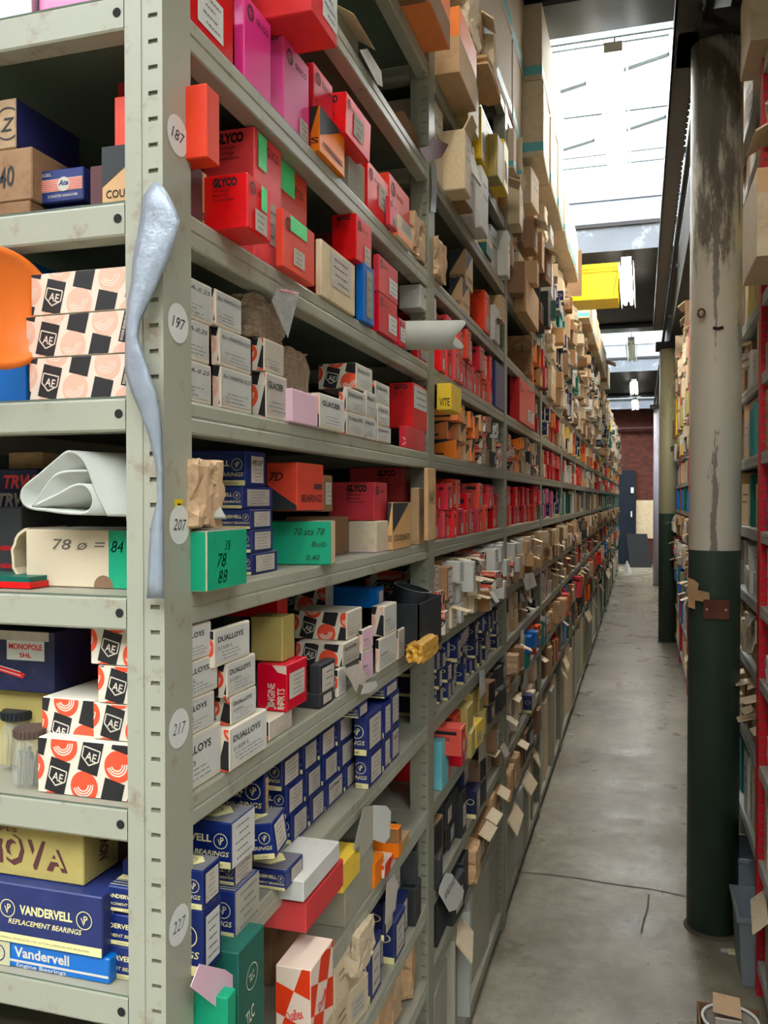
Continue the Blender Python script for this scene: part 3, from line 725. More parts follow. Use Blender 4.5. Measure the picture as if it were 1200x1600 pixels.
def pr_az(b):
    b.arc('F', b.sx * .88, b.sz * .5, b.sz * .30, b.sz * .33, 0, 360, 'ink', 2, 24); b.text('F', 'Z', b.sx * .88, b.sz * .35, b.sz * .28, 'ink', ctr=True, shear=.3); b.rect('R', 0, 0, b.sy, b.sz, 'navy', 1)
def pr_hand(b): b.text('F', '40', b.sx * .62, b.sz * .25, b.sz * .4, 'ink', w=b.sx * .2, shear=.3, rot=10)
def pr_blue(b): b.text('F', 'AUTOMOTIVE', b.sx * .62, b.sz * .90, b.sz * .03, 'white', w=b.sx * .3)
def pr_seal(b):
    for v in (.18, .42): b.text('F', 'ENGINEERED', b.sx * .5, b.sz * v, b.sz * .06, 'red', w=b.sx * .4)
# ------------------------------------------------------------------ things on the nearest bay
PL = []     # placed boxes (x0,x1,y0,y1,z0,z1)
SHN = {0: 'lowest', 4: 'ankle', }
def shelf_phrase(s): return '%s shelf up' % ordw(s)
def settle(x0, x1, y0, y1, z0, s):
    base = ZS[s] + .0004; best = base
    for a in PL:
        if a[5] <= z0 + .014 and min(x1, a[1]) - max(x0, a[0]) > .004 and min(y1, a[3]) - max(y0, a[2]) > .004: best = max(best, a[5])
    return best
def fit_top(z1, s, x1):
    if s + 1 < len(ZS): z1 = min(z1, ZS[s + 1] - .0335)
    return z1
USED = {}
def place(kind, label, s, x0, x1, y0, y1, z0, z1, o):
    fn, body = KINDS[kind]; body = o.get('body', body)
    if not o.get('free'):
        z0 = settle(x0, x1, y0, y1, z0, s); z1 = fit_top(z1, s, x1)
    if z1 - z0 < .008: z1 = z0 + .012
    # keep clear of boxes already there: pull the near side in
    b = Box(x1 - x0, y1 - y0, z1 - z0, body, o.get('bev', .0012)); fn(b, o)
    if 'pr' in o: o['pr'](b)
    PL.append((x0, x1, y0, y1, z0, z1 + .0006))
    lb = label + ', ' + o['at'] if o.get('at') else label
    if s is not None and o.get('nb', 1) and 'shelf' not in lb and len(lb.split()) <= 11: lb += ', %s, nearest bay' % shelf_phrase(s)
    while lb in USED: lb = 'another ' + lb
    USED[lb] = 1
    nm = {'glyco': 'red_carton', 'vander': 'navy_carton', 'dual': 'checked_carton', 'couss': 'split_colour_carton'}.get(kind, 'carton')
    if body in ('card', 'card_dark'): nm = 'cardboard_box'
    if body == 'pink': nm = 'pink_carton'
    if body == 'blue': nm = 'blue_carton'
    ob = b.finish(o.get('name', nm), ((x0 + x1) / 2, (y0 + y1) / 2, z0), R(o.get('rz', 0)), lb, 'box', o.get('group'), R(o.get('tilt', 0)), R(o.get('tx', 0)))
    if o.get('flap'): 
        a = o['flap']; f = MB(); hz = z1 - z0; L_ = (y1 - y0) * .9
        f.slab([((x1 - x0) / 2, -L_ / 2, hz), ((x1 - x0) / 2, L_ / 2, hz), ((x1 - x0) / 2 + a[0], L_ / 2, hz + a[1]), ((x1 - x0) / 2 + a[0], -L_ / 2, hz + a[1])], .0008, o.get('fm', 'beige')); f.build('flap', ob if ob.type == 'EMPTY' else ob)
    return ob
def A(kind, label, s, xc, xr, yt, yb, xp=-.005, **o):
    y0 = o['y0'] if 'y0' in o else onX(xc, yb, xp).y; y1 = onX(xr, yb, xp).y
    q = o.get('q', xc); zt = onX(q, yt, xp).z; zb = onX(q, yb, xp).z
    x0 = onY(o['xl'], yt, y0).x if 'xl' in o else xp - o.get('d', .13)
    return place(kind, label, s, x0, xp, y0 + .0008, y1 - .0008, zb, zt, o)
def Fr(kind, label, s, xl, xr, yt, yb, yp=.006, d=.10, **o):
    a = onY(xl, yb, yp); b = onY(xr, yb, yp); q = o.get('q', xr); zt = onY(q, yt, yp).z; zb = onY(q, yb, yp).z
    return place(kind, label, s, a.x, b.x, yp, yp + d, zb, zt, o)

G1 = 'red cartons'
# shelf 9 (highest in view at left)
A('plain', 'red carton with a white end label at the corner post', 9, 262, 365, -90, 60, y0=.03, q=300, body='red', lab=1, lf=(.35, .12, .8, .62), lm='sticker', d=.12)
A('glyco', 'bright pink carton standing upright', 9, 381, 424, -15, 110, body='pink', txt=1, lab=0, ts=.8, xl=364, gs=None)
A('glyco', 'bright pink carton with a shiny side, second in the row', 9, 443, 483, 54, 177, body='pink', txt=1, lab=1, xl=415, ts=.8, lf=(.6, .02, .95, .25))
A('plain', 'large red carton lying on top of the pink ones, overhanging the edge', 9, 486.5, 526.8, -80, 21, .046, body='red', lab=1, lf=(.4, .2, 1, .9), lm='sticker', d=.13, at='tenth shelf up')
A('glyco', 'red carton right of the two pink ones', 9, 490, 520, 96, 182, body='crimson', xl=472, lf=(.45, .02, .95, .4))
A('couss', 'black and orange carton with a cream front and torn flap', 9, 499, 539, 164, 265, .004, body='orange', t='S', xl=484, q=499)
A('glyco', 'red carton perched high and leaning over the black and orange one', 9, 539, 578, 140, 205, .012, body='red', d=.10, free=1, lf=(.3, .2, .7, .75), ts=.9, tilt=2)
PL.pop()
A('plain', 'grey wrapped carton under the leaning red one', 9, 545, 572, 232, 300, -.01, body='greycard', d=.1)
A('glyco', 'red carton with torn film and white label', 9, 574, 607, 248, 320, body='red', txt=0, lf=(.5, .3, .9, .8), d=.12)
A('glyco', 'dull orange red carton with dark logo', 9, 608, 640, 268, 350, body='orange_red', txt=0, lf=(.6, .05, .98, .35), d=.12)
A('glyco', 'small crimson carton in front at the edge', 9, 609, 621, 305, 372, .008, body='crimson', ts=.6, xl=602)
A('plain', 'beige carton with orange and green stickers', 9, 623, 645, 333, 392, .006, body='beige', lab=1, stripe=(.0, .28, 'orange'), lf=(.2, .45, .9, .95), d=.06)
# shelf 8
A('glyco', 'red carton with handwriting, overhanging beside the corner post', 8, 262, 344, 107, 227, .022, y0=.04, q=300, body='orange_red', txt=0, lab=0, hand=None, free=1, d=.10)
ob = A('plain', 'dark red carton under the overhanging one', 8, 262, 318, 255, 340, -.006, y0=.04, q=300, body='maroon', d=.1)
A('glyco', 'red carton with green sticker, upper of two', 8, 397, 440, 187, 290, -.012, body='red', xl=317, gs=(.12, .72, .42, .98), lf=(.35, .2, .8, .52), at='ninth shelf up')
A('glyco', 'red carton wrapped in torn clear tape, lower front', 8, 386, 424, 268, 360, .033, body='red', xl=317, ts=1, gs=(.55, .5, .8, .95), lf=(.3, .05, .8, .45), q=386)
A('glyco', 'orange red carton with a green sticker at its top', 8, 426, 480, 242, 345, -.02, body='orange_red', txt=0, gs=(.2, .75, .6, .99), lf=(.55, .2, .95, .45), d=.1, q=440)
A('glyco', 'orange red carton with a big green sticker and white label', 8, 442, 492, 324, 432, .010, body='orange_red', txt=0, xl=430, gs=(.2, .70, .72, .97), lf=(.3, .15, .65, .45))
A('glyco', 'dark red carton set back in shadow', 8, 521, 540, 290, 395, -.06, body='red', xl=480, ts=.9)
A('plain', 'dusty cream wooden looking box with a large label', 8, 502, 555, 372, 456, .002, body='beige', xl=492, lab=1, lf=(.25, .3, .85, .92))
A('glyco', 'red carton on the cream box', 8, 556.5, 581, 332, 404, .004, body='red', xl=518, ts=1, lf=(.5, .02, .9, .45), free=1)
A('plain', 'bright blue carton open at its end', 8, 568, 585, 408, 495, .006, body='blue', xl=555, lab=1, lf=(.25, .1, .8, .9), lm='greycard')
A('glyco', 'red carton, lower of the stacked pair right of the blue one', 8, 592, 621, 455, 525, .004, body='crimson', xl=580, ts=.7, lf=(.5, .15, .95, .6), lm='sticker')
A('glyco', 'red carton, upper of the stacked pair right of the blue one', 8, 592, 622, 396, 460, .004, body='crimson', xl=582, ts=.7, lf=(.5, .15, .95, .6), lm='sticker')
A('glyco', 'small crimson carton with white label', 8, 623, 634, 495, 548, .0, body='crimson', txt=0, lf=(.2, .2, .9, .7), lm='sticker', d=.08)
A('glyco', 'red carton nearest the second post', 8, 652, 668.5, 521, 568, -.004, body='red', xl=642, ts=.9, lf=(.3, .1, .9, .5))
A('plain', 'white carton on the rolled cardboard', 8, 657, 682, 443, 480, -.0055, body='white', xl=623, hand='TBL', free=1)
# shelf 7 : three layers of white cartons whose long sides show at the camera side
for i, (yt, yb, r1, x2, r2, rest) in enumerate(((562, 628, 331, 344, 394, 0), (497, 562, 328, 342, 393, 0), (432, 497, 332, 336, 378, 0))):
    lay = ('bottom', 'middle', 'top')[i]
    A('dual', 'faded checked carton with handwritten white end, %s layer at the corner post' % lay, 7, 262, r1, yt, yb, y0=.006, q=297, xl=(45, 40, 48)[i], circ='ae_pink', lt='ae_pale', c=.029, hand='M40MSA-0.25', t='', lm='paper_white', ox=.006 + .001 * i)
for i, (yt, yb, x2, r2) in enumerate(((571, 642, 344, 394), (510, 578, 342, 393), (450, 525, 336, 378))):
    lay = ('bottom', 'middle', 'top')[i]
    A('dual', 'white carton with handwritten end and brown stains, second stack, %s layer' % lay, 7, x2, r2, yt, yb, xl=x2 - 13, circ='ae_pink', lt='ae_pale', hand='Re1 M40MSA-0.25', t='', lm='paper_white')
A('dual', 'checked carton with grey end label, lower one beside the white stack', 7, 415, 449, 580, 655, xl=393, lm='label', t='GLACIER', t2='')
A('dual', 'checked carton with grey end label, upper one beside the white stack', 7, 412, 444, 527, 586, xl=393, lm='label', t='', t2='')
A('plain', 'pink and white carton tilted forward', 7, 456, 497, 606, 663, .004, body='lilac', d=.09, lab=0)
A('dual', 'white ended carton with printed label jutting out', 7, 499, 539, 613, 671, .006, circ='ae_pink', lt='crimson' if 0 else 'ae_pale', t='GLACIER', d=.08, t2='')
seq = [(541, 572, 642, 683), (541, 572, 604, 643), (569, 588, 650, 690), (572, 588, 610, 652), (589, 611, 664, 695), (589, 609, 630, 664)]
for i, (a, b, yt, yb) in enumerate(seq):
    A('dual', 'small checked carton with white end, %s in the cluster before the large red one' % ordw(i), 7, a, b, yt, yb, .001, xl=a - 12, t='DUALLOYS', t2='')
A('dual', 'checked carton with large orange circle lying on the cluster', 7, 556, 582, 566, 606, -.006, xl=497, c=.030, t='DUALLOYS', t2='', q=556)
A('dual', 'checked carton on top of the cluster, right side', 7, 586, 609, 594, 631, -.004, xl=566, t='DUALLOYS', t2='')
A('pattern', 'crimson patterned carton under the red one at the second post', 7, 634, 664, 665, 702, -.004, xl=623)
A('glyco', 'large red carton at the second post', 7, 645, 668.5, 597, 668, -.004, body='red', xl=608, ts=1.0, lf=(.05, .45, .9, .95), lm='sticker')
# shelf 6
A('vander', 'navy carton with cream band, bottom of the column of navy ones', 6, 393, 434, 865, 905, -.02, xl=345, hand=None)
A('vander', 'navy carton, second from bottom of the column', 6, 392, 427, 828, 866, -.02, xl=340)
A('vander', 'navy carton, third from bottom of the column', 6, 391, 426, 796, 830, -.02, xl=335)
A('vander', 'navy carton, fourth from bottom of the column', 6, 378, 427, 760, 797, -.03, xl=330)
A('vander', 'navy carton with cream end label on top of the column', 6, 383, 416, 703, 759, -.03, xl=298, lf=(.25, .1, .85, .85), hand='VP5 SLP')
# cream box with green end that wraps the corner post
cx0 = onY(40, 850, .0475).x; cw = .017 - cx0; cu = onY(170, 850, .0475).x - cx0; ct = onY(82, 850, .0475).x - cx0
b = Box(cw, .085, .058, 'beige'); b.rect('F', cu, 0, cw - .001, .058, 'green', 2); b.rect('R', 0, 0, .085, .058, 'green', 2)
b.text('F', '78 \u00f8 =', ct, .038, .011, 'pencil', w=cu - ct - .004, shear=.2, bold=0); b.text('F', '84', cu + .003, .036, .012, 'pencil', w=.014, bold=0, shear=.2)
b.disc('F', cu - .006, .002, .011, 'card_dark', 3); b.text('R', '78', .02, .022, .014, 'pencil', w=.02, bold=0, shear=.3); b.text('R', '88', .022, .006, .013, 'pencil', w=.02, bold=0, shear=.3); b.text('R', '35', .035, .038, .010, 'pencil', w=.014, bold=0, shear=.3)
b.rect('T', .0, .0, cw, .083, 'greycard', 1)
P1 = onX(306, 916, .012); P2 = onX(394, 876, .012)
b.finish('carton', (.017 - cw / 2, .090, ZS[6] + .0005), R(0), 'cream box with a bright green end, wedged behind the corner post', 'box')
PL.append((-.12, .02, .045, .135, ZS[6], ZS[6] + .0585))
g = MB(); n = 15; vs = []; fs = []    # crumpled bag round its left end
for i in range(n):
    a = R(90 + 180 * i / (n - 1)); rr = 1 + .05 * math.sin(i * 2.3)
    for dy in (0, .06): vs.append((cx0 + .002 + .022 * math.cos(a) * rr, .050 + dy, ZS[6] + .0305 + .0295 * math.sin(a)))
for i in range(n - 1): fs.append((2 * i, 2 * i + 1, 2 * i + 3, 2 * i + 2))
g.mesh(vs, fs, 'beige'); o = g.build('paper_sleeve'); so = o.modifiers.new('s', 'SOLIDIFY'); so.thickness = .003; tag(o, 'torn curved cardboard sleeve round the left end of the cream box', 'sleeve')
# second green box, turned towards the camera
pa = onX(434, 881, .004); pb = onY(521.5, 880, pa.y + .02)
b = Box(.12, .055, .0585, 'green', .0012); b.rect('R', 0, 0, .055, .0585, 'beige', 1); b.rect('T', 0, 0, .12, .055, 'greycard', 1)
b.text('F', '70 sta 78', .07, .040, .010, 'ink', w=.042, bold=0, shear=.3); b.text('F', 'Builb', .094, .024, .008, 'ink', w=.02, bold=0, shear=.3); b.text('F', '0,40', .087, .006, .008, 'ink', w=.018, bold=0, shear=.2)
b.finish('carton', (-.052, onX(434, 881, -.05).y + .045, ZS[6] + .0005), R(14), 'green box with black handwriting turned a little out of line with the shelf', 'box')
PL.append((-.11, .01, .25, .33, ZS[6], ZS[6] + .059))
A('bear', 'orange and black carton above the second green box', 6, 464, 505, 722, 798, -.012, xl=415, t='', free=1)
A('plain', 'brown carton under the orange and black one', 6, 520, 545, 808, 870, -.05, body='card_dark', d=.08)
A('plain', 'narrow brown carton with label beside the orange one', 6, 505, 520, 742, 800, -.02, body='card_dark', lab=1, d=.08, free=1)
A('plain', 'cream carton with worn pink edge', 6, 588, 611, 815, 862, -.008, body='beige', xl=544, stripe=(.0, .05, 'lilac'))
A('glyco', 'dull red carton lying on the cream one', 6, 585, 605, 753, 816, -.02, body='crimson', xl=513, ts=.9, lab=0)
A('glyco', 'bright red carton set across the top at the back', 6, 628, 647, 730, 784, -.05, body='red', xl=546, ts=.9, lab=0, free=1)
A('couss', 'black and tan carton beside the tall brown ones', 6, 613, 642, 785, 857, .0, xl=605, d=.06)
A('plain', 'tall brown carton with vertical handwriting, left of the pair', 6, 654, 668, 762, 852, .0, body='card', xl=641, hand='A 413')
A('plain', 'tall brown carton with vertical handwriting, right of the pair', 6, 668.5, 681, 731, 845, .022, body='card', xl=662, hand='N 413', free=1)
# shelf 5
A('dual', 'checked carton with big white end label, bottom of stack at the corner post', 5, 262, 346, 1152, 1240, y0=.012, q=297, xl=58, c=.031, t='DUALLOYS', t2='STD 3')
A('dual', 'orange and black checked carton, second of stack at the corner post', 5, 262, 336, 1095, 1152, y0=.02, q=297, xl=145, c=.029)
A('dual', 'orange and black checked carton, third of stack at the corner post', 5, 262, 341, 1036, 1096, y0=.02, q=297, xl=152, c=.029)
A('dual', 'orange and black checked carton, top of stack at the corner post', 5, 262, 331, 979, 1036, y0=.02, q=297, xl=141, c=.029)
A('dual', 'checked carton with white end, bottom of second stack', 5, 358, 418, 1140, 1215, .004, xl=330, t='DUALLOYS')
A('dual', 'checked carton with white end, second layer of second stack', 5, 360, 401, 1090, 1150, .0, xl=335, t='DUALLOYS')
A('dual', 'checked carton with plain lettered white end, third layer of second stack', 5, 354, 400, 1038, 1100, .0, xl=340, t='DUALLOYS')
A('dual', 'checked carton with white end, top of second stack', 5, 334, 391, 986, 1040, .0, xl=325, t='DUALLOYS')
A('dual', 'narrow checked carton with grey end under the crimson one', 5, 420, 457, 1128, 1182, -.004, d=.06, lm='label', t='', t2='')
A('engine', 'crimson carton with vertical white lettering', 5, 448, 480, 1040, 1130, .0, xl=401)
A('plain', 'parcel wrapped in yellowish film and tape', 5, 441, 461, 965, 1045, -.012, body='gold', xl=391, name='wrapped_parcel')
A('plain', 'dark green grey carton with torn label, right of the crimson one', 5, 500, 524, 1040, 1085, -.004, body='black_card', xl=483, lab=1, lf=(.1, .2, .9, .9))
A('plain', 'dusty dark carton under the dark green grey one', 5, 500, 522, 1085, 1112, -.002, body='black_card', d=.07, lab=1)
A('dual', 'checked carton behind the hanging flap', 5, 528, 541, 1047, 1095, -.002, xl=521, t='', t2='')
A('dual', 'orange and black checked carton, lower middle of the shelf', 5, 535, 562, 1007, 1052, -.002, xl=462, c=.030, lm='label', t='GLACIER', t2='')
A('dual', 'orange and black checked carton, upper middle of the shelf', 5, 541, 566, 957, 1006, -.006, xl=460, c=.030, lm='label', t='', t2='')
A('dual', 'long checked carton pushed to the back under the next shelf', 5, 509, 521, 915, 955, -.10, xl=434, c=.030, t='', free=1)
A('plain', 'red carton lying at the back left', 5, 434, 450, 936, 966, -.07, body='red', xl=347, free=1)
A('plain', 'flat bright blue carton lying on the checked ones', 5, 589, 600, 919, 951, -.03, body='blue', xl=516, lab=1, free=1)
for i, (a, b, yt, yb, xl_, lm) in enumerate(((565, 583, 1020, 1052, 560, 'lilac'), (592, 620, 1000, 1045, 586, 'white'), (566, 583, 985, 1018, 560, 'lilac'), (600, 620, 948, 1000, 580, 'white'), (622, 635, 985, 1025, 618, 'label'))):
    A('dual', 'small carton with curled %s end label, %s of the group beside the black tub' % ('pink' if lm == 'lilac' else 'pale', ordw(i)), 5, a, b, yt, yb, .002, xl=xl_, lm=lm, circ='ae_pink', lt='ae_pale', t='', t2='VP91')
# shelf 4 : navy cartons
A('vander', 'navy carton at the corner post, bottom of stack', 4, 316, 347, 1425, 1480, .012, xl=190, lm='white', top=1)
A('vander', 'navy carton at the corner post with pale curled label', 4, 316, 345, 1362, 1424, .012, xl=190)
A('vander', 'navy carton with grey worn end, second stack, bottom', 4, 366, 405, 1395, 1455, .010, xl=300, lm='greycard', lf=(0, 0, 1, 1))
A('vander', 'navy carton with grey end, second stack, middle', 4, 366, 394, 1348, 1395, .004, xl=300, lm='label', lf=(0, 0, 1, 1))
A('vander', 'navy carton with blank white end on top of the second stack', 4, 361, 398, 1288, 1348, .010, xl=297, lm='white', lf=(.0, 0, 1, 1), top=1)
A('vander', 'large navy carton with cream top panel, overhanging the edge', 4, 446, 474, 1362, 1450, .016, xl=340, lf=(.3, .15, .9, .85))
k = 0
grid = [(455, 483, 1268, 1352), (484, 508, 1243, 1306), (508, 540, 1225, 1290), (541, 555, 1195, 1240), (541, 556, 1198, 1242)]
for lay, row in enumerate([[(455, 482), (485, 508), (509, 538), (540, 556)], [(447, 476), (478, 503), (505, 529), (531, 555)], [(440, 470), (473, 497), (500, 525), (528, 553)]]):
    for (a, b) in row:
        y0 = onX(a, 1250, -.03).y; y1 = onX(b, 1250, -.03).y; z0 = ZS[4] + .041 * lay
        if lay == 2 and a > 500: z0 = ZS[4] + .082
        place('vander', 'navy carton with beige end label in the tight block, %s layer, %s from left' % (('bottom', 'middle', 'top')[lay], ordw(k % 4)), 4, -.15, -.03, y0 + .001, y1 - .001, z0, z0 + .0405, dict(top=0, group='navy cartons in the tight block', hand='VP947' if (lay == 0 and a == 509) else None)); k += 1
A('vander', 'navy carton jutting out with blue side, bottom of the right pair', 4, 576, 598, 1180, 1236, .002, xl=555, top=0)
A('vander', 'navy carton jutting out with blue side, top of the right pair', 4, 573, 598, 1120, 1180, .002, xl=553, top=0)
for i, (a, b, yt, yb) in enumerate(((600, 610, 1155, 1212), (600, 611, 1100, 1156), (611, 624, 1140, 1195), (611, 624, 1085, 1140), (560, 575, 1078, 1118), (601, 622, 1060, 1090))):
    A('vander', 'navy carton with worn pale end, %s of the group by the bent flap' % ordw(i), 4, a, b, yt, yb, -.001, d=.1, top=0, hand='A47' if i == 2 else None)
A('vander', 'navy carton turned askew, yellow band showing', 4, 425, 455, 1290, 1345, .014, xl=392, rz=8, tilt=-8, free=1)
PL.pop()
A('vander', 'navy carton with brown paper at its end, high left', 4, 413, 420, 1208, 1285, -.01, xl=375, lm='kraft', free=1); PL.pop()
# shelf 3
A('plain', 'brown carton with handwriting below the large navy one', 3, 424, 475, 1420, 1512, -.045, body='card_dark', xl=400, hand='R123456')
A('plain', 'glossy red carton lying under the white one', 3, 478, 537, 1412, 1460, .030, body='red', d=.07, free=1, q=478)
A('plain', 'white flat carton with blue edge on the red one', 3, 474, 531, 1378, 1411, .030, body='white', d=.06, free=1)
A('plain', 'grey green card sheet box standing upright', 3, 539, 584, 1370, 1470, -.004, body='greycard', d=.05)
A('plain', 'orange carton right of the grey green sheet', 3, 585, 600, 1352, 1440, .0, body='orange', d=.06)
A('plain', 'small yellow carton with red band', 3, 535, 563, 1352, 1398, .010, body='yellow', d=.05, free=1)
A('checkred', 'red and white checked carton under a white tag', 3, 600, 622, 1352, 1405, .004, d=.06)
A('plain', 'brown carton with orange sleeve at the second post', 3, 622, 628, 1296, 1342, .014, body='orange', xl=583, stripe=(.5, 1, 'card_dark'), free=1)
A('plain', 'brown box leaning before the second post', 3, 624, 640, 1320, 1372, .004, body='card', d=.05)
A('plain', 'pale green and yellow carton stack top near the second post', 3, 640, 656, 1212, 1262, -.01, body='gold', xl=610, free=1) if 0 else None
A('tlc', 'green carton with white oval print at the corner post', 3, 372, 414, 1490, 1680, .028, xl=300, free=1)
A('tlc', 'brighter green carton with a brown side below the pink card', 3, 355, 370, 1560, 1760, .034, xl=290, body='green', free=1)
A('checkred', 'large red and white checked carton overhanging the low shelf', 3, 485, 521, 1517, 1640, .05, xl=430, free=1)
# shelf 2, 1 of the nearest bay
A('plain', 'dark blue carton deep on the third shelf near the second post', 2, 600, 640, 1395, 1440, -.12, body='navy_dark', d=.12)
A('plain', 'white and blue open carton on the third shelf', 2, 570, 610, 1520, 1580, -.06, body='navy_dark', d=.12, lab=1)

# left face items (camera side)
Fr('glyco', 'pink glossy box behind the lip at the very top left', 9, 60, 196, -60, 12, .012, .05, body='pink', txt=0, lab=0)
Fr('plain', 'silvery blue box at the top left corner', 9, -60, 48, -60, 40, .004, .05, body='silver')
Fr('plain', 'brown carton with handwriting, bottom of the left stack', 8, -80, 47, 312, 350, .03, .10, body='card_dark')
Fr('plain', 'brown carton with handwriting, middle of the left stack', 8, -80, 50, 228, 314, .03, .10, body='card_dark', pr=pr_hand)
ob = Fr('plain', 'brown carton with dark blue side, top of the left stack', 8, -80, 25, 152, 228, .03, .10, body='card', pr=pr_az)
Fr('plain', 'flat navy carton under the striped one', 8, 54, 130, 318, 345, .05, .10, body='navy')
o_ = Fr('plain', 'navy carton with red stripes and round emblem', 8, 52, 130, 259, 318, .045, .11, body='navy', lab=1, lf=(.1, .1, .9, .9), pr=pr_ate)
Fr('couss', 'black and tan carton behind the corner post', 8, 159, 250, 217, 330, .02, .09, t='COUSSINETS')
Fr('glyco', 'crimson carton standing behind the black and tan one', 8, 184, 250, 118, 330, .12, .04, body='crimson', txt=0, lab=0, free=1); PL.pop()
Fr('plain', 'blue carton with small white print behind the orange disc', 7, -60, 42, 405, 640, .022, .12, body='blue', pr=pr_blue)
Fr('plain', 'navy carton with red and white slanted lettering', 6, -60, 60, 732, 800, .12, .10, body='navy_dark', free=1, pr=pr_tr); PL.pop()
Fr('plain', 'small brown carton on the slant lettered navy one', 6, 13, 66, 706, 734, .14, .08, body='card', free=1); PL.pop()
Fr('plain', 'black carton at the left edge with small red print', 6, -60, 34, 792, 890, .08, .10, body='black_card', pr=pr_seal)
Fr('plain', 'navy carton with white top flap and red lettering', 5, -80, 84, 988, 1085, .06, .11, body='navy_dark', free=1, pr=pr_mono); PL.pop()
Fr('plain', 'yellow box under the navy one', 5, -80, 78, 1068, 1245, .07, .09, body='gold')
Fr('pattern', 'crimson patterned carton standing behind the checked stack', 5, 119, 250, 968, 1245, .14, .05)
Fr('dual', 'small checked carton left of the corner post stack', 5, 66, 148, 1095, 1172, .030, .09, c=.029, t='', t2='', free=1)
Fr('plain', 'bright blue carton with white lettering, bottom left', 4, -160, 171, 1499, 1545, .010, .10, body='blue', pr=pr_vb)
Fr('vander', 'navy carton with cream band and two round emblems on the bright blue one', 4, -30, 160, 1403, 1497, .008, .105, full=1)
Fr('plain', 'yellow gold box with big raised maroon lettering', 4, -150, 131, 1300, 1404, .022, .09, body='gold', pr=pr_nova)
for i_, (ya_, yb_) in enumerate(((1486, 1535), (1437, 1484), (1393, 1436))):
    Fr('vander', 'small navy carton with round emblem, %s of the stack beside the corner post' % ('bottom', 'middle', 'top')[i_], 4, 168, 232, ya_, yb_, .022, .06)

# ------------------------------------------------------------------ everything on the other bays
def ubox(body, lab=None, fr=(.2, .15, .8, .6), extra=None, flap=None, bev=.02, hand=0):
    b = Box(1, 1, 1, body, bev); b.lay = .004
    if extra: extra(b)
    if lab:
        b.rect('R', *fr, lab, 2); b.lines('R', fr[0] + .06, fr[1] + .06, fr[2] - .05, fr[3] - .05, 3, l=3)
    if hand: b.lines('R', .15, .5, .85, .85, 2, 'ink', l=3, seed=hand)
    if flap == 'out': b.slab([(.5, -.45, .97), (.5, .45, .97), (.78, .45, .80), (.78, -.45, .80)], .03, 'beige')
    if flap == 'up': b.slab([(.48, -.48, .98), (.48, .48, .98), (.62, .46, 1.22), (.62, -.46, 1.22)], .03, body)
    if flap == 'down': b.slab([(.505, -.46, .95), (.505, .46, .95), (.62, .46, .45), (.62, -.46, .45)], .03, 'label')
    return b
def e_navy(b): b.rect('F', 0, 0, 1, .16, 'cream', 1); b.arc('F', .84, .6, .09, .11, 0, 360, 'cream', 2, 14)
def e_red(b): b.rect('F', .45, .74, .92, .86, 'ink', 1); b.rect('F', .45, .60, .8, .64, 'maroon', 1); b.rect('F', .45, .52, .8, .56, 'maroon', 1); b.rect('R', .2, .78, .7, .86, 'maroon', 1)
def e_ae(b):
    ae(b, 'F', .45, l=.5); ae(b, 'R', .5, l=.3)
def e_stripe(b): b.rect('F', 0, .06, 1, .18, 'tealstripe', 1); b.rect('R', 0, .06, 1, .18, 'tealstripe', 1); b.text('F', '1.729', .2, .8, .07, 'teal', w=.5)
def e_diag(b): b.pg('R', [(0, 1), (0, .4), (1, 1)], 'black_card', 1); b.pg('F', [(0, 1), (0, .4), (1, 1)], 'black_card', 1); b.rect('F', .2, .2, .8, .3, 'ink', 2)
def e_dark_end(b):   # flat dark panel painted on the end for the shade inside an open carton
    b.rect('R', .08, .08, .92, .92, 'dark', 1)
def crumple(seed, m, amp=.1):
    rr = random.Random(seed); bm = bmesh.new(); bmesh.ops.create_cube(bm, size=1)
    bmesh.ops.subdivide_edges(bm, edges=bm.edges[:], cuts=7, use_grid_fill=True)
    for v in bm.verts:
        from mathutils import noise as mn
        p_ = v.co.copy(); q_ = mn.noise_vector(p_ * 3.1 + Vector((seed * 7, 0, 0))) * amp * 1.6 + mn.noise_vector(p_ * 7 + Vector((seed, 3, 0))) * amp * .8
        fl = 1 - .18 * max(0, (p_.length - .55)); v.co = p_ * fl + q_ + Vector((rr.uniform(-amp, amp), rr.uniform(-amp, amp), rr.uniform(-amp, amp))) * .25
        v.co.z = max(0, v.co.z + .5)
        for i in (0, 1): v.co[i] = max(-.5, min(.5, v.co[i]))
        v.co.z = min(1, v.co.z)
    bmesh.ops.triangulate(bm, faces=bm.faces[:]); bm.verts.index_update()
    g = MB(); g.mesh([v.co.copy() for v in bm.verts], [tuple(v.index for v in f.verts) for f in bm.faces], m); bm.free(); return g
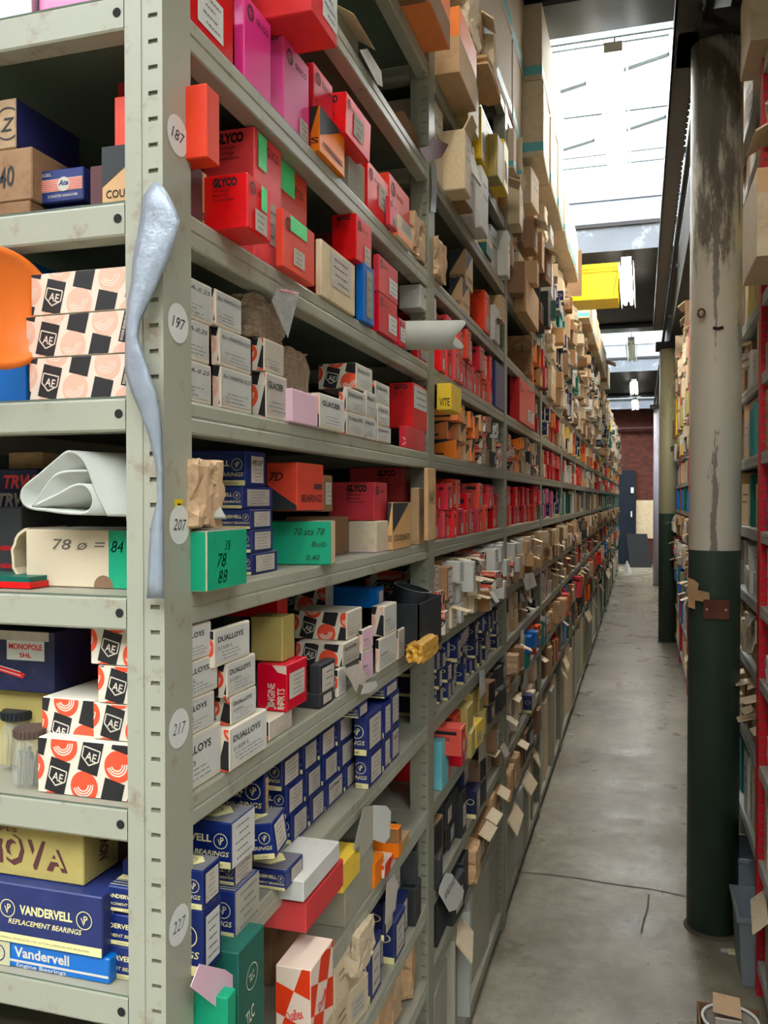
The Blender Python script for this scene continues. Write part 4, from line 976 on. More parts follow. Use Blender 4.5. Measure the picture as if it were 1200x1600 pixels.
TPL = {
 'red': ('red carton with pale end label', [ubox('red', 'label', (.45, .12, .85, .5), e_red), ubox('orange_red', 'label', (.3, .15, .75, .5), e_red), ubox('crimson', 'label', (.5, .1, .9, .45), e_red), ubox('red', 'sticker', (.2, .1, .6, .4), e_red)]),
 'pink': ('pink glossy carton', [ubox('crimson', None), ubox('pink', 'label', (.5, .1, .8, .4))]),
 'navy': ('navy carton with beige end label', [ubox('navy', 'label', (.14, .12, .86, .86), e_navy), ubox('navy_dark', 'label', (.12, .12, .86, .88), e_navy), ubox('navy_dark', 'greycard', (.1, .1, .9, .9), e_navy)]),
 'brown': ('brown cardboard carton', [ubox('card', 'label', (.25, .3, .75, .7)), ubox('card_dark', None), ubox('card', None, hand=3), ubox('card_dark', 'label', (.2, .2, .7, .6), flap='out')]),
 'dark': ('dark grubby carton', [ubox('black_card', 'label', (.2, .2, .8, .7)), ubox('card_dark', None, extra=e_dark_end), ubox('black_card', None)]),
 'beige': ('beige carton', [ubox('beige', 'label', (.2, .2, .8, .7)), ubox('beige', None, hand=5), ubox('tan', 'label', (.15, .2, .7, .7))]),
 'white': ('white carton', [ubox('white', None, hand=8), ubox('white', 'label', (.2, .2, .8, .7)), ubox('paper_white', None, hand=9)]),
 'ae': ('black white and orange checked carton', [ubox('ae_white', 'label', (.12, .1, .88, .6), e_ae), ubox('ae_white', 'label', (.05, .05, .95, .95), e_ae), ubox('ae_white', None, extra=e_ae)]),
 'tagbox': ('carton with curled pale end label', [ubox('card_dark', 'label', (.04, .04, .96, .96), flap='down'), ubox('beige', 'label', (.1, .1, .9, .9), flap='out'), ubox('card_dark', 'label', (.1, .1, .9, .9))]),
 'diag': ('black and tan split carton', [ubox('tan', None, extra=e_diag), ubox('orange', None, extra=e_diag)]),
 'teal': ('dark teal carton', [ubox('teal', 'label', (.3, .3, .8, .7)), ubox('green_dark', 'label', (.2, .2, .7, .6))]),
 'blue': ('bright blue carton', [ubox('blue', 'label', (.2, .2, .7, .6)), ubox('blue', None), ubox('teal', None)]),
 'yellow': ('yellow carton', [ubox('yellow', 'label', (.2, .2, .7, .6)), ubox('gold', None)]),
 'paper': ('crumpled brown paper parcel', [crumple(1, 'kraft'), crumple(2, 'kraft', .07), crumple(3, 'card_dark', .08)]),
 'foil': ('crinkled pale paper parcel', [crumple(5, 'paper_white', .09), crumple(6, 'beige', .08)]),
 'bag': ('clear bag with parts inside', [crumple(8, 'brown_plastic', .08)]),
 'flapbox': ('open cardboard carton with raised flap', [ubox('card', 'label', (.2, .2, .8, .7), flap='up'), ubox('beige', None, flap='up', hand=4)]),
 'big': ('large grey brown carton', [ubox('greycard', None, bev=.01), ubox('greycard', None, bev=.01, flap='out'), ubox('corrug', None, bev=.01), ubox('beige', None, bev=.01)]),
 'stripe': ('cream carton with light blue band', [ubox('beige', None, extra=e_stripe, bev=.008)]),
 'long': ('standing brown folder box', [ubox('card_dark', None), ubox('greycard', 'label', (.2, .5, .8, .9)), ubox('beige', None)]),
 'orangec': ('orange patterned carton', [ubox('orange', 'label', (.2, .2, .7, .6)), ubox('orange_red', None, extra=lambda b: ae(b, 'R', .4, 'yellow', 'orange', l=.5))]),
}
UM = {}
for k_, (d_, ms) in TPL.items(): UM[k_] = [(m_.data('parcel' if k_ in ('paper', 'foil', 'bag') else 'carton'), m_) for m_ in ms]
TN = dict(red='red_carton', pink='pink_carton', navy='navy_carton', brown='cardboard_box', dark='grubby_carton', beige='beige_carton', white='white_carton', ae='checked_carton', tagbox='labelled_carton', diag='split_colour_carton',
          teal='teal_carton', blue='blue_carton', yellow='yellow_carton', paper='paper_parcel', foil='pale_parcel', bag='parts_bag', flapbox='open_box', big='large_box', stripe='cream_carton', long='folder_box', orangec='orange_carton')
NUM = ORD + ['nineteenth', 'twentieth'] + ['twenty-' + q for q in ORD[:9]] + ['thirtieth'] + ['thirty-' + q for q in ORD[:9]]
COUNT = {}; STUFF = {}
CAP = 290
def drop(kind, x0, x1, y0, y1, z0, z1, label, rz=0, solid=True, group=None, side=1, ty=0):
    """one carton or parcel (x1 is its aisle end)"""
    i = random.randrange(len(UM[kind])); me, mb = UM[kind][i]
    name = TN[kind]
    loc = Vector(((x0 + x1) / 2, (y0 + y1) / 2, z0)); sc_ = (side * (x1 - x0), y1 - y0, z1 - z0)
    M = Matrix.Translation(loc) @ Matrix.Rotation(R(rz), 4, 'Z') @ Matrix.Rotation(R(ty), 4, 'Y')
    if solid and COUNT.get(kind, 0) < CAP:
        COUNT[kind] = COUNT.get(kind, 0) + 1
        o = bpy.data.objects.new(name, me); C.objects.link(o); o.location = loc; o.rotation_euler = (0, R(ty), R(rz)); o.scale = sc_
        tag(o, label, 'parcel' if kind in ('paper', 'foil', 'bag') else 'box', group); return o
    S = STUFF.setdefault((kind, side), MB()); M = M @ Matrix.Diagonal((*sc_, 1)); i0 = len(S.v)
    S.v += [tuple(M @ Vector(v)) for v in mb.v]
    for f, mi in zip(mb.f, mb.m): S.f.append(tuple(j + i0 for j in f)); S.m.append(S.mi(mb.names[mi]))

#            kinds,  width range, layers, protrusion range
def pal(s, k):
    A_ = lambda *a: a
    if s == 12: return A_(['brown', 'flapbox', 'dark', 'paper', 'white', 'stripe', 'foil', 'beige'], (.08, .16), 1 if k < 3 else 2, (-.02, .03))
    if s == 11: return A_(['brown', 'brown', 'beige', 'flapbox', 'dark', 'yellow', 'paper'] if k < 3 else ['beige', 'white', 'flapbox', 'tagbox', 'foil', 'yellow', 'brown', 'navy', 'teal'], (.07, .14), 1 if k < 3 else 2, (-.02, .05))
    if s == 10: return A_(['brown', 'beige', 'teal', 'white', 'flapbox', 'dark', 'tagbox'] if k < 3 else ['white', 'tagbox', 'foil', 'navy', 'beige', 'flapbox', 'white', 'teal'], (.06, .11), 1 if k == 1 else 2, (-.02, .04))
    if s == 9: return A_(['diag', 'brown', 'red', 'paper', 'teal', 'white'] if k < 3 else ['brown', 'flapbox', 'white', 'beige', 'tagbox', 'navy', 'paper'], (.05, .09), 2, (-.02, .03))
    if s == 8: return A_(['red'] if k == 1 else (['red', 'red', 'dark', 'brown'] if k == 2 else ['red', 'orangec', 'beige', 'white', 'navy', 'yellow', 'brown', 'flapbox']), (.04, .055) if k < 3 else (.04, .07), 2, (-.02, .005) if k < 3 else (-.02, .02))
    if s == 7: return A_(['ae', 'foil', 'diag', 'tagbox', 'dark', 'ae'] if k < 3 else (['red', 'red', 'red', 'beige'] if k % 2 else ['ae', 'red', 'tagbox', 'foil', 'white']), (.035, .07), 3 if k < 3 else 2, (-.03, .01))
    if s == 6: return A_(['red'] if k < 3 else ((['pink', 'navy'] if k == 3 else ['navy', 'teal', 'long', 'dark', 'beige'])), (.035, .055), 2 if k < 4 else 1, (-.03, 0))
    if s == 5: return A_(['tagbox', 'tagbox', 'tagbox', 'ae', 'white'] if k == 1 else (['white', 'brown', 'beige', 'paper'] if k == 2 else ['brown', 'paper', 'tagbox', 'beige', 'dark']), (.035, .055), 3 if k < 3 else 2, (-.02, .02))
    if s == 4: return A_(['navy'] if k == 1 else (['navy', 'tagbox', 'beige', 'dark'] if k == 2 else ['red', 'brown', 'white', 'tagbox', 'dark', 'orangec']), (.036, .045) if k < 3 else (.05, .08), 3 if k < 3 else 2, (-.03, -.005))
    if s == 3: return A_(['beige', 'foil', 'yellow', 'tagbox', 'dark', 'red'] if k == 1 else ['brown', 'orangec', 'red', 'beige', 'tagbox', 'paper', 'blue', 'teal'], (.05, .09), 2 if k < 3 else 1, (-.02, .02))
    if s == 2: return A_(['teal', 'beige', 'navy', 'brown', 'tagbox', 'dark', 'red'] if k < 3 else ['orangec', 'brown', 'teal', 'dark', 'tagbox', 'blue'], (.05, .09), 2 if k < 3 else 1, (-.03, .01))
    if s == 1: return A_(['dark', 'brown', 'paper', 'beige', 'brown'], (.07, .13), 1, (-.03, .02))
    return A_(['big'], (.14, .24), 1, (-.02, .0))
rnd = random.Random(21)
BLOCK = []   # zones kept free for things set by hand: (bay, shelf, y0, y1)
def fill(k, s, y0, y1, ztop, X=0, side=1, solid=True, where='', P=None, zs=ZS, dmax=.15):
    kinds, wr, lays, pr = P or pal(s, k)
    z0 = zs[s] + .0006; gap = ztop - z0; y = y0; i = 0; last = rnd.choice(kinds)
    while y < y1 - wr[0]:
        w_ = min(rnd.uniform(*wr), y1 - y)
        if any(b[0] == k and b[1] == s and y < b[3] and y + w_ > b[2] for b in BLOCK): y += .02; continue
        if rnd.random() < .45: last = rnd.choice(kinds)
        kd = last
        if rnd.random() < .05: y += rnd.uniform(.02, .08); continue
        L_ = lays if rnd.random() < .8 or lays == 1 else lays - 1
        if kd in ('teal', 'big', 'long', 'stripe') and lays > 1 and rnd.random() < .4: L_ = 1
        z = z0
        for j in range(L_):
            hh = gap / L_ * rnd.uniform(.80, .985) if L_ > 1 else gap * (rnd.uniform(.72, .98) if lays == 1 else rnd.uniform(.45, .8))
            if kd == 'big': hh = gap * rnd.uniform(.8, .97)
            xp = rnd.uniform(*pr); d = rnd.uniform(.09, dmax); ww = w_ - .003
            yaw = rnd.uniform(-4, 4) if rnd.random() < .7 else rnd.uniform(-13, 13)
            if (s >= 9 or s in (3, 5)) and k >= 1 and rnd.random() < .25 and side > 0: xp += rnd.uniform(.01, .035)
            if kd in ('red', 'navy') and lays > 1: yaw *= .3
            lw = ('' if L_ == 1 else ('bottom layer, ' if j == 0 else ('top layer, ' if j == L_ - 1 else 'middle layer, ')))
            lb = '%s, %s%s along, %s shelf up, %s' % (TPL[kd][0], lw, NUM[min(i, len(NUM) - 1)], ordw(s), where)
            xa = X + side * (xp - d); xb = X + side * xp
            drop(kd, min(xa, xb), max(xa, xb), y + .001, y + .001 + ww, z, z + hh - .001, lb, rz=yaw, solid=solid, side=side)
            z += hh
            if kd in ('paper', 'foil', 'flapbox') and L_ > 1 and j < L_ - 1: pass
        y += w_; i += 1

# ------------------------------------------------------------------ things set by hand on the other bays
def H_(kind, label, s, xc, xr, yt, yb, xp=-.005, **o):
    o['nb'] = 0; o.setdefault('free', 0)
    return A(kind, label, s, xc, xr, yt, yb, xp, **o)
H_('glyco', 'orange red carton with black lettering in the second bay, upper shelf', 9, 757, 764.5, 452, 512, .002, body='orange_red', xl=735, ts=1)
H_('couss', 'black topped tan carton in the second bay beside crumpled paper', 9, 728, 739, 388, 445, -.004, xl=702, t='GER', free=1)
H_('couss', 'brown split carton under the black topped tan one, second bay', 9, 722, 734, 432, 490, -.006, xl=702)
H_('plain', 'white carton with black slot standing at the edge, second bay', 9, 773, 781, 475, 545, .006, body='white', xl=765, hand='0')
H_('plain', 'dark green carton with tan band, second bay, high up', 10, 760, 769, 348, 398, .004, body='green_dark', xl=733, stripe=(.38, .58, 'tan'))
H_('plain', 'yellow box with black lettering jutting out past the second post', 7, 705, 721, 598, 640, .03, body='yellow', xl=682, free=1, pr=lambda b: b.text('F', 'VITE', b.sx * .2, b.sz * .15, b.sz * .3, 'ink', w=b.sx * .7))
H_('plain', 'dark blue carton at the third post, row of red ones', 8, 774, 789, 562, 600, .0, body='navy', xl=770)
H_('glyco', 'large red carton standing in the third bay on the ninth shelf', 8, 812, 836, 520, 572, .006, body='red', xl=796, ts=.9)
H_('plain', 'brown taped carton jutting out in the third bay', 9, 822, 842, 428, 486, .04, body='card', xl=803, free=1)
H_('plain', 'pale blue green carton standing at the second post, low down', 3, 690, 701, 1160, 1196, .0, body='tealstripe', xl=674)
BLOCK += [(1, 9, 1.0, 1.80), (1, 10, 1.55, 1.8), (1, 7, 1.0, 1.22), (1, 8, 1.9, 2.0), (2, 8, 2.0, 2.45), (2, 9, 2.0, 2.5), (1, 3, 1.0, 1.14)]
def lump(me_i, kind, name, label, xc, xr, yt, yb, xp, d, s=None, group=None, cat=None, z=None):
    y0 = onX(xc, yb, xp).y; y1 = onX(xr, yb, xp).y; z1 = onX(xc, yt, xp).z; z0 = onX(xc, yb, xp).z if z is None else z
    me = UM[kind][me_i][0]; o = bpy.data.objects.new(name, me); C.objects.link(o)
    o.location = (xp - d / 2, (y0 + y1) / 2, z0); o.scale = (d, y1 - y0, z1 - z0)
    return tag(o, label, cat or name.split('_')[-1], group)
lump(0, 'paper', 'paper_parcel', 'crumpled brown paper parcel squeezed against the second post', 648, 668, 328, 425, .002, .10, z=ZS[9] + .001)
lump(1, 'paper', 'paper_parcel', 'crumpled brown paper parcel just past the second post, high up', 684, 699, 366, 448, .01, .08, z=ZS[9] + .001)
lump(1, 'paper', 'paper_bag', 'brown paper bag on the green box at the corner post', 309, 352, 715, 800, .012, .08, z=ZS[6] + .0605)
lump(0, 'bag', 'plastic_bag', 'clear zip bag of brown parts on the checked cartons, seventh shelf', 398, 448, 455, 528, -.01, .10, z=onX(412, 527, -.005).z)
lump(0, 'bag', 'plastic_bag', 'smaller bag of brown parts behind the tilted pink carton', 452, 484, 540, 606, -.03, .08, z=ZS[7] + .03)
lump(1, 'foil', 'paper_wad', 'crinkled white paper wad hanging over a low shelf edge', 561, 587, 1465, 1530, .01, .05)
lump(0, 'paper', 'paper_wad', 'ragged brown wrapping jutting out high in the second bay', 762, 785, 98, 190, .06, .12, z=ZS[12] + .002)
BLOCK.append((1, 12, 1.55, 2.0))
# zip bag mouth
g = MB(); q = [onX(*p_) for p_ in ((425, 470, .012), (450, 528, .012), (468, 455, .016), (434, 449, .016))]
g.slab([q[0], q[1], q[2], q[3]], .0006, 'clear_plastic'); a = onX(436, 453, .017); b_ = onX(466, 459, .017); g.tube([a, b_], .0008, 'red', 6); tag(g.build('bag_mouth'), 'clear zip bag mouth with a red line, lying open toward the aisle', 'bag')
# cards and tags hanging from the shelf edges
def card(name, label, pts, X=.006, m='sticker', txt=None, cat='tag', dx=None):
    P_ = [onX(px, py, X + (dx[i] if dx else 0)) for i, (px, py) in enumerate(pts)]
    g = MB(); n = len(P_); off = Vector((-.0006, 0, 0)); g.poly(P_, m); g.poly([p + off for p in P_][::-1], m)
    for i in range(n): g.poly([P_[i], P_[i] + off, P_[(i + 1) % n] + off, P_[(i + 1) % n]], m)
    if txt:
        b = Box(.001, 1, 1, None); p0 = onX(txt[1], txt[2], X); p1 = onX(txt[3], txt[4], X); U = (p1 - p0); L_ = U.length; U.normalize(); V = Vector((0, -U.z, U.y))
        b.fr['R'] = (p0, U, V, Vector((1, 0, 0)), L_ * 1.2, L_ * 1.2); b.text('R', txt[0], 0, .0005, L_ * .17, 'ink', w=L_, bold=0, shear=.2, l=2); g.mesh(b.v, b.f, 'ink')
    return tag(g.build(name), label, cat)
card('shelf_card', 'white blank card with rounded corners hanging over the fifth shelf edge', [(584, 1258), (604, 1259), (611, 1268), (609, 1308), (601, 1318), (583, 1312)], .012)
card('shelf_card', 'grey card with writing hanging beside the white blank card', [(568, 1262), (584, 1258), (583, 1312), (570, 1330), (556, 1334), (553, 1324)], .010, 'greycard')
card('shelf_tag', 'white tag with handwriting on a low shelf edge, second bay', [(697, 1364), (706, 1365), (725, 1391), (724, 1400), (714, 1421), (702, 1425), (686, 1396), (687, 1386)], .010, 'sticker', ('VENDUUZE', 695, 1408, 711, 1378))
card('shelf_tag', 'white blank tag hanging in the third bay below eye level', [(815, 898), (833, 894), (839, 915), (822, 923)], .008)
card('shelf_tag', 'long pale tag hanging from a shelf edge, second bay', [(749, 1048), (757, 1045), (759, 1080), (750, 1092)], .008, 'white')
card('shelf_tag', 'long grey tag hanging lower down, second bay', [(748, 1152), (759, 1146), (760, 1182), (748, 1192)], .008, 'greycard')
card('shelf_tag', 'narrow white tag in the third bay', [(814, 984), (819, 984), (818, 1010), (813, 1010)], .008)
card('shelf_tag', 'slanted pale tag low in the third bay', [(819, 1052), (826, 1044), (824, 1072), (816, 1080)], .008, 'greycard')
card('shelf_tag', 'small white tag in the fourth bay', [(846, 962), (859, 968), (855, 976), (844, 968)], .010)
card('shelf_card', 'pinkish card sticking out below the navy stack at the corner post', [(298, 1542), (312, 1506), (352, 1515), (382, 1537), (376, 1546), (340, 1575)], .022, 'lilac')
card('shelf_card', 'grey card curling down before the second post, low down', [(604, 1382), (616, 1366), (622, 1380), (618, 1420), (602, 1444)], .012, 'label')
card('torn_flap', 'torn label flap hanging from the checked cartons', [(536, 1046), (560, 1037), (575, 1058), (568, 1072), (562, 1068), (556, 1082), (548, 1064)], .014, 'label', cat='flap')
card('torn_flap', 'white curled scrap beside the torn label flap', [(570, 1068), (588, 1064), (590, 1072), (580, 1082), (564, 1085)], .014, 'white', cat='flap')
card('torn_flap', 'torn red and tan scrap at the second post, high up', [(655, 232), (672, 228), (677, 214), (701, 226), (690, 246), (668, 254)], .016, 'maroon', cat='flap')
card('torn_flap', 'cream card with scribbles hanging in the first bay near the top', [(562, 78), (574, 76), (596, 112), (598, 136), (590, 132)], .004, 'paper_white', cat='flap')
card('foil_strip', 'crumpled silver foil strip stuck to the second post', [(674, 258), (682, 256), (683, 300), (681, 332), (673, 330), (675, 300)], .003, 'tape', cat='foil')
lump(1, 'foil', 'wax_paper', 'crumpled amber paper beside the black tub', 660, 686, 1008, 1038, .05, .03); bpy.data.objects['wax_paper'].data = UM['foil'][1][0].copy(); bpy.data.objects['wax_paper'].data.materials[0] = MATS['wax']
# black tub with a ring standing in it
t = empty('black_tub', (0, 0, 0)); tag(t, 'black tub holding a dark ring with a pale rim, at the second post', 'tub')
y0, y1 = onX(655, 1010, .03).y, .985; za, zb_ = ZS[5] + .001, onX(655, 945, .03).z
g = MB()
for a in ((-.07, .03, y0, y0 + .003), (-.07, .03, y1 - .003, y1), (-.07, -.067, y0, y1), (.027, .03, y0, y1)): g.box(*a, za, zb_, 'black_plastic')
g.box(-.07, .03, y0, y1, za, za + .003, 'black_plastic'); g.build('tub', t)
g = MB(); c_ = Vector((-.018, (y0 + y1) / 2, za + .03)); n = 28; vs = []; fs = []
for z_, tx in ((0, 0), (.085, .012)):
    for rr in (.036, .033):
        for k in range(n): a = 2 * math.pi * k / n; vs.append(c_ + Vector((rr * math.cos(a) + tx, rr * math.sin(a), z_ + .25 * rr * -math.cos(a) * (z_ > 0))))
for k in range(n):
    k2 = (k + 1) % n; fs += [(k, k2, 2 * n + k2, 2 * n + k), (n + k, 3 * n + k, 3 * n + k2, n + k2)]
g.mesh(vs, fs, 'black_plastic'); g.mesh(vs, [(2 * n + k, 2 * n + (k + 1) % n, 3 * n + (k + 1) % n, 3 * n + k) for k in range(n)], 'greycard'); g.build('ring', t)
# rolled white cardboard on the ninth shelf
pa = Vector((-.10, onX(628, 497, -.005).y + .01, ZS[8] + .031)); pb = Vector((.085, onX(716, 497, .085).y, ZS[8] + .034))
d_ = (pb - pa); sx_ = d_.normalized(); sy_ = sx_.cross(Vector((0, 0, 1))).normalized(); sz_ = sy_.cross(sx_); g = MB(); vs = []; fs = []; n = 26
for i in range(9):
    for k in range(n):
        a = 2 * math.pi * (k / (n - 1)) * 1.12 + 2.2; rr = .030 - .004 * k / n; end = .012 * math.sin(a * 2) if i == 8 else 0
        vs.append(pa + d_ * (i / 8) + sx_ * end + sy_ * rr * 1.05 * math.cos(a) + sz_ * rr * .86 * math.sin(a))
for i in range(8):
    for k in range(n - 1): fs.append((i * n + k, i * n + k + 1, (i + 1) * n + k + 1, (i + 1) * n + k))
g.mesh(vs, fs, 'corrug'); o = g.build('cardboard_roll', smooth=True); so = o.modifiers.new('s', 'SOLIDIFY'); so.thickness = .0025; so.offset = -1; tag(o, 'rolled sheet of grey white cardboard sticking out over the ninth shelf edge', 'roll')
# folded corrugated sheet at the camera side, on the cream box
def ribbon(pts, yp, dirv, th, m, name, parent=None, sub=6):
    P_ = [onY(px, py, yp) for px, py in pts]; Q = []
    for i in range(len(P_) - 1):     # catmull-rom
        p0, p1, p2, p3 = P_[max(i - 1, 0)], P_[i], P_[i + 1], P_[min(i + 2, len(P_) - 1)]
        for k in range(sub):
            t = k / sub; Q.append(.5 * ((2 * p1) + (p2 - p0) * t + (2 * p0 - 5 * p1 + 4 * p2 - p3) * t * t + (3 * p1 - p0 - 3 * p2 + p3) * t ** 3))
    Q.append(P_[-1]); g = MB(); vs = []; fs = []
    for q in Q: vs += [q, q + dirv]
    for i in range(len(Q) - 1): fs.append((2 * i, 2 * i + 1, 2 * i + 3, 2 * i + 2))
    g.mesh(vs, fs, m); o = g.build(name, parent, smooth=True); so = o.modifiers.new('s', 'SOLIDIFY'); so.thickness = th; so.offset = 0; return o
o = ribbon([(168, 806), (150, 770), (135, 730), (122, 712), (105, 706), (88, 718), (60, 742), (36, 762), (32, 778), (42, 792), (70, 797), (110, 802), (135, 800), (144, 785), (140, 768), (128, 758), (112, 760), (90, 772), (52, 790), (56, 782), (80, 748), (98, 738), (130, 736)], .012, Vector((.085, .075, -.004)), .0028, 'corrug', 'corrugated_sheet')
tag(o, 'folded pale corrugated cardboard sheet lying on the cream box', 'sheet')
# orange plastic lid hanging at the left edge
g = MB(); cc = onY(-4, 480, -.02); n = 48; vs = []; fs = []
prof = [(0, .004), (.035, .004), (.040, .001), (.0475, .001), (.050, -.002), (.0555, -.003), (.0575, 0), (.0575, .006), (.056, .008), (0, .008)]
for r_, h_ in prof:
    for k in range(n):
        a = 2 * math.pi * k / n; vs.append(Vector((h_, r_ * math.cos(a), r_ * math.sin(a))))
M_ = Matrix.Translation(cc) @ Matrix.Rotation(R(-28), 4, 'Z') @ Matrix.Rotation(R(180), 4, 'Z')
vs = [M_ @ v for v in vs]
for i in range(len(prof) - 1):
    for k in range(n): fs.append((i * n + k, i * n + (k + 1) % n, (i + 1) * n + (k + 1) % n, (i + 1) * n + k))
g.mesh(vs, fs, 'orange_plastic'); lid = g.build('plastic_disc', smooth=True); tag(lid, 'round orange plastic disc standing at the far left above the cream box', 'disc')
# jars
def jar(px, py, r, h, lidm, label, yp, cont):
    p = onY(px, py, yp); t = empty('glass_jar', (p.x, yp + r, ZS[5] + .0008)); tag(t, label, 'jar')
    g = MB(); n = 28; prof = [(0, .002), (r * .92, .002), (r, .006), (r, h * .62), (r * .8, h * .76), (r * .8, h * .86)]
    vs = []; fs = []
    for a_, b_ in prof:
        for k in range(n): q = 2 * math.pi * k / n; vs.append((a_ * math.cos(q), a_ * math.sin(q), b_))
    for i in range(len(prof) - 1):
        for k in range(n): fs.append((i * n + k, i * n + (k + 1) % n, (i + 1) * n + (k + 1) % n, (i + 1) * n + k))
    g.mesh(vs, fs, 'jar_glass'); g.build('glass', t, smooth=True)
    g = MB(); g.cyl((0, 0, h * .84), r * .93, h * .15, lidm, 36, r2=r * .90)
    for k in range(24): q = 2 * math.pi * k / 24; g.box(r * .93 * math.cos(q) - .0008, r * .93 * math.cos(q) + .0008, r * .93 * math.sin(q) - .0008, r * .93 * math.sin(q) + .0008, h * .86, h * .97, lidm)
    g.build('lid', t); g = MB(); rr = random.Random(3)
    for k in range(14):
        a = rr.uniform(0, 6.28); d = r * rr.uniform(.1, .75); e_ = a + rr.uniform(-.6, .6)
        g.tube([(d * math.cos(a), d * math.sin(a), .004), (d * math.cos(e_) * .9, d * math.sin(e_) * .9, h * rr.uniform(.45, .62))], .0016, cont, 6)
    g.build('screws', t)
jar(30, 1200, .0178, .058, 'lidbrown', 'glass jar of steel pins with a rusty brown lid, in front', .010, 'screw')
jar(10, 1165, .018, .062, 'black_plastic', 'taller glass jar with a black ribbed lid, behind the brown lidded one', .052, 'gold')
# flat blister pack at the far left of the seventh shelf
p = onY(25, 900, .03); g = MB(); g.box(p.x - .07, p.x + .025, .02, .075, ZS[6] + .001, ZS[6] + .007, 'red'); g.box(p.x - .068, p.x + .023, .022, .073, ZS[6] + .007, ZS[6] + .012, 'green_dark'); tag(g.build('blister_pack'), 'flat red and green blister pack at the left end of the shelf', 'pack')

# first bay, upper shelves seen from below
H_('plain', 'grey carton with a tan flap under the high shelf, nearest bay', 10, 520, 560, 2, 70, -.02, body='greycard', d=.1, flap=(.03, -.02))
H_('plain', 'brown carton with an orange corner near the second post, nearest bay', 10, 630, 655, 172, 235, -.02, body='card_dark', d=.1, stripe=(0, .3, 'orange_red'))
H_('plain', 'big brown carton overhanging high above, nearest bay', 11, 691, 719, 20, 70, .045, body='card_dark', d=.22, free=1) if 0 else None
place('plain', 'big worn brown carton overhanging the high shelf, nearest bay', 11, -.12, .045, .60, .80, ZS[11] + .001, ZS[12] - .04, dict(body='card_dark', nb=0, free=1))
place('plain', 'orange and brown carton at the end of the high shelf, nearest bay', 11, -.12, .05, .802, .97, ZS[11] + .001, ZS[12] - .05, dict(body='orange', nb=0, free=1, stripe=(0, .4, 'card_dark')))
place('plain', 'brown carton with orange strip overhanging high in the second bay', 11, -.12, .05, 1.06, 1.25, ZS[11] + .001, ZS[12] - .04, dict(body='card', nb=0, free=1, stripe=(.55, 1, 'orange')))
BLOCK += [(1, 11, 1.0, 1.26)]

# generic fill of the bays
for k in range(0, NB):
    where = ordw(k) + ' bay' if k else 'nearest bay'
    y0, y1 = k * 1.0 + .055, (k + 1) * 1.0 - .006
    for s in range(13):
        if k == 0 and s not in (0, 1, 2, 12, 11): continue
        if k == 0 and s == 11: yb0, yb1 = .06, .58
        elif k == 0 and s == 2: yb0, yb1 = .45, y1
        else: yb0, yb1 = y0, y1
        ztop = ZS[s + 1] - .034
        if s == 0:
            if k >= 3: ztop = ZS[2] - .034
        if s == 1 and k >= 3: continue
        fill(k, s, yb0, yb1, ztop, where=where, solid=k < 6)
# cartons on top of the rack
y = .1; i = 0
while y < 9:
    w_ = rnd.uniform(.24, .34); xp = .0 if y < 2.3 else .065
    if 4.6 < y + w_ and y < 5.25: y = 5.3; continue
    for j in range(2 if y < 3.3 else 1):
        hh = .27 if y < 3.3 else rnd.uniform(.18, .26)
        kd = 'stripe' if y < 4.4 or rnd.random() < .4 else rnd.choice(['brown', 'beige', 'white'])
        drop(kd, xp - .30, xp, y, y + w_ - .01, ZS[13] + .001 + j * .272, ZS[13] + .001 + j * .272 + hh, '%s on top of the rack, %s from the front%s' % (TPL[kd][0], NUM[i], ', upper' if j else ''), rz=rnd.uniform(-2, 2))
    y += w_; i += 1
# yellow storage bin
t = empty('storage_bin', (.01, 4.92, ZS[13] + .001)); tag(t, 'yellow plastic storage bin sticking out over the aisle from the rack top', 'bin')
g = MB(); x0, x1, ya, yb_, hh, th = -.26, .26, -.14, .14, .22, .004
g.box(x0, x1, ya, yb_, 0, th, 'bin_yellow'); g.box(x0, x1, ya, ya + th, 0, hh, 'bin_yellow'); g.box(x0, x1, yb_ - th, yb_, 0, hh, 'bin_yellow'); g.box(x0, x0 + th, ya, yb_, 0, hh, 'bin_yellow')
g.slab([(x1 - .03, ya, 0), (x1 - .03, yb_, 0), (x1, yb_, hh * .8), (x1, ya, hh * .8)], .004, 'bin_yellow'); g.build('tub', t)
g = MB()
for yy in (ya - .006, yb_ - .002): g.box(x0, x1, yy, yy + .008, hh - .03, hh, 'bin_yellow'); g.box(x0, x1, yy, yy + .008, hh - .05, hh - .042, 'bin_yellow')
g.box(x1 - .05, x1 - .04, ya - .005, ya, 0, hh, 'bin_yellow'); g.box(x1 - .0, x1 + .006, ya, yb_, hh * .55, hh * .8, 'bin_yellow'); g.box(x0, x1, ya - .004, ya, .0, .02, 'bin_yellow'); g.build('rim', t)
# a plank of card flap by the bin
g = MB(); g.slab([(-.10, 4.62, ZS[13] + .001), (.06, 4.66, ZS[13] + .001), (.06, 4.66, ZS[13] + .28), (-.10, 4.62, ZS[13] + .28)], .004, 'card_dark'); tag(g.build('card_flap'), 'loose brown cardboard sheet standing in front of the yellow bin', 'sheet')

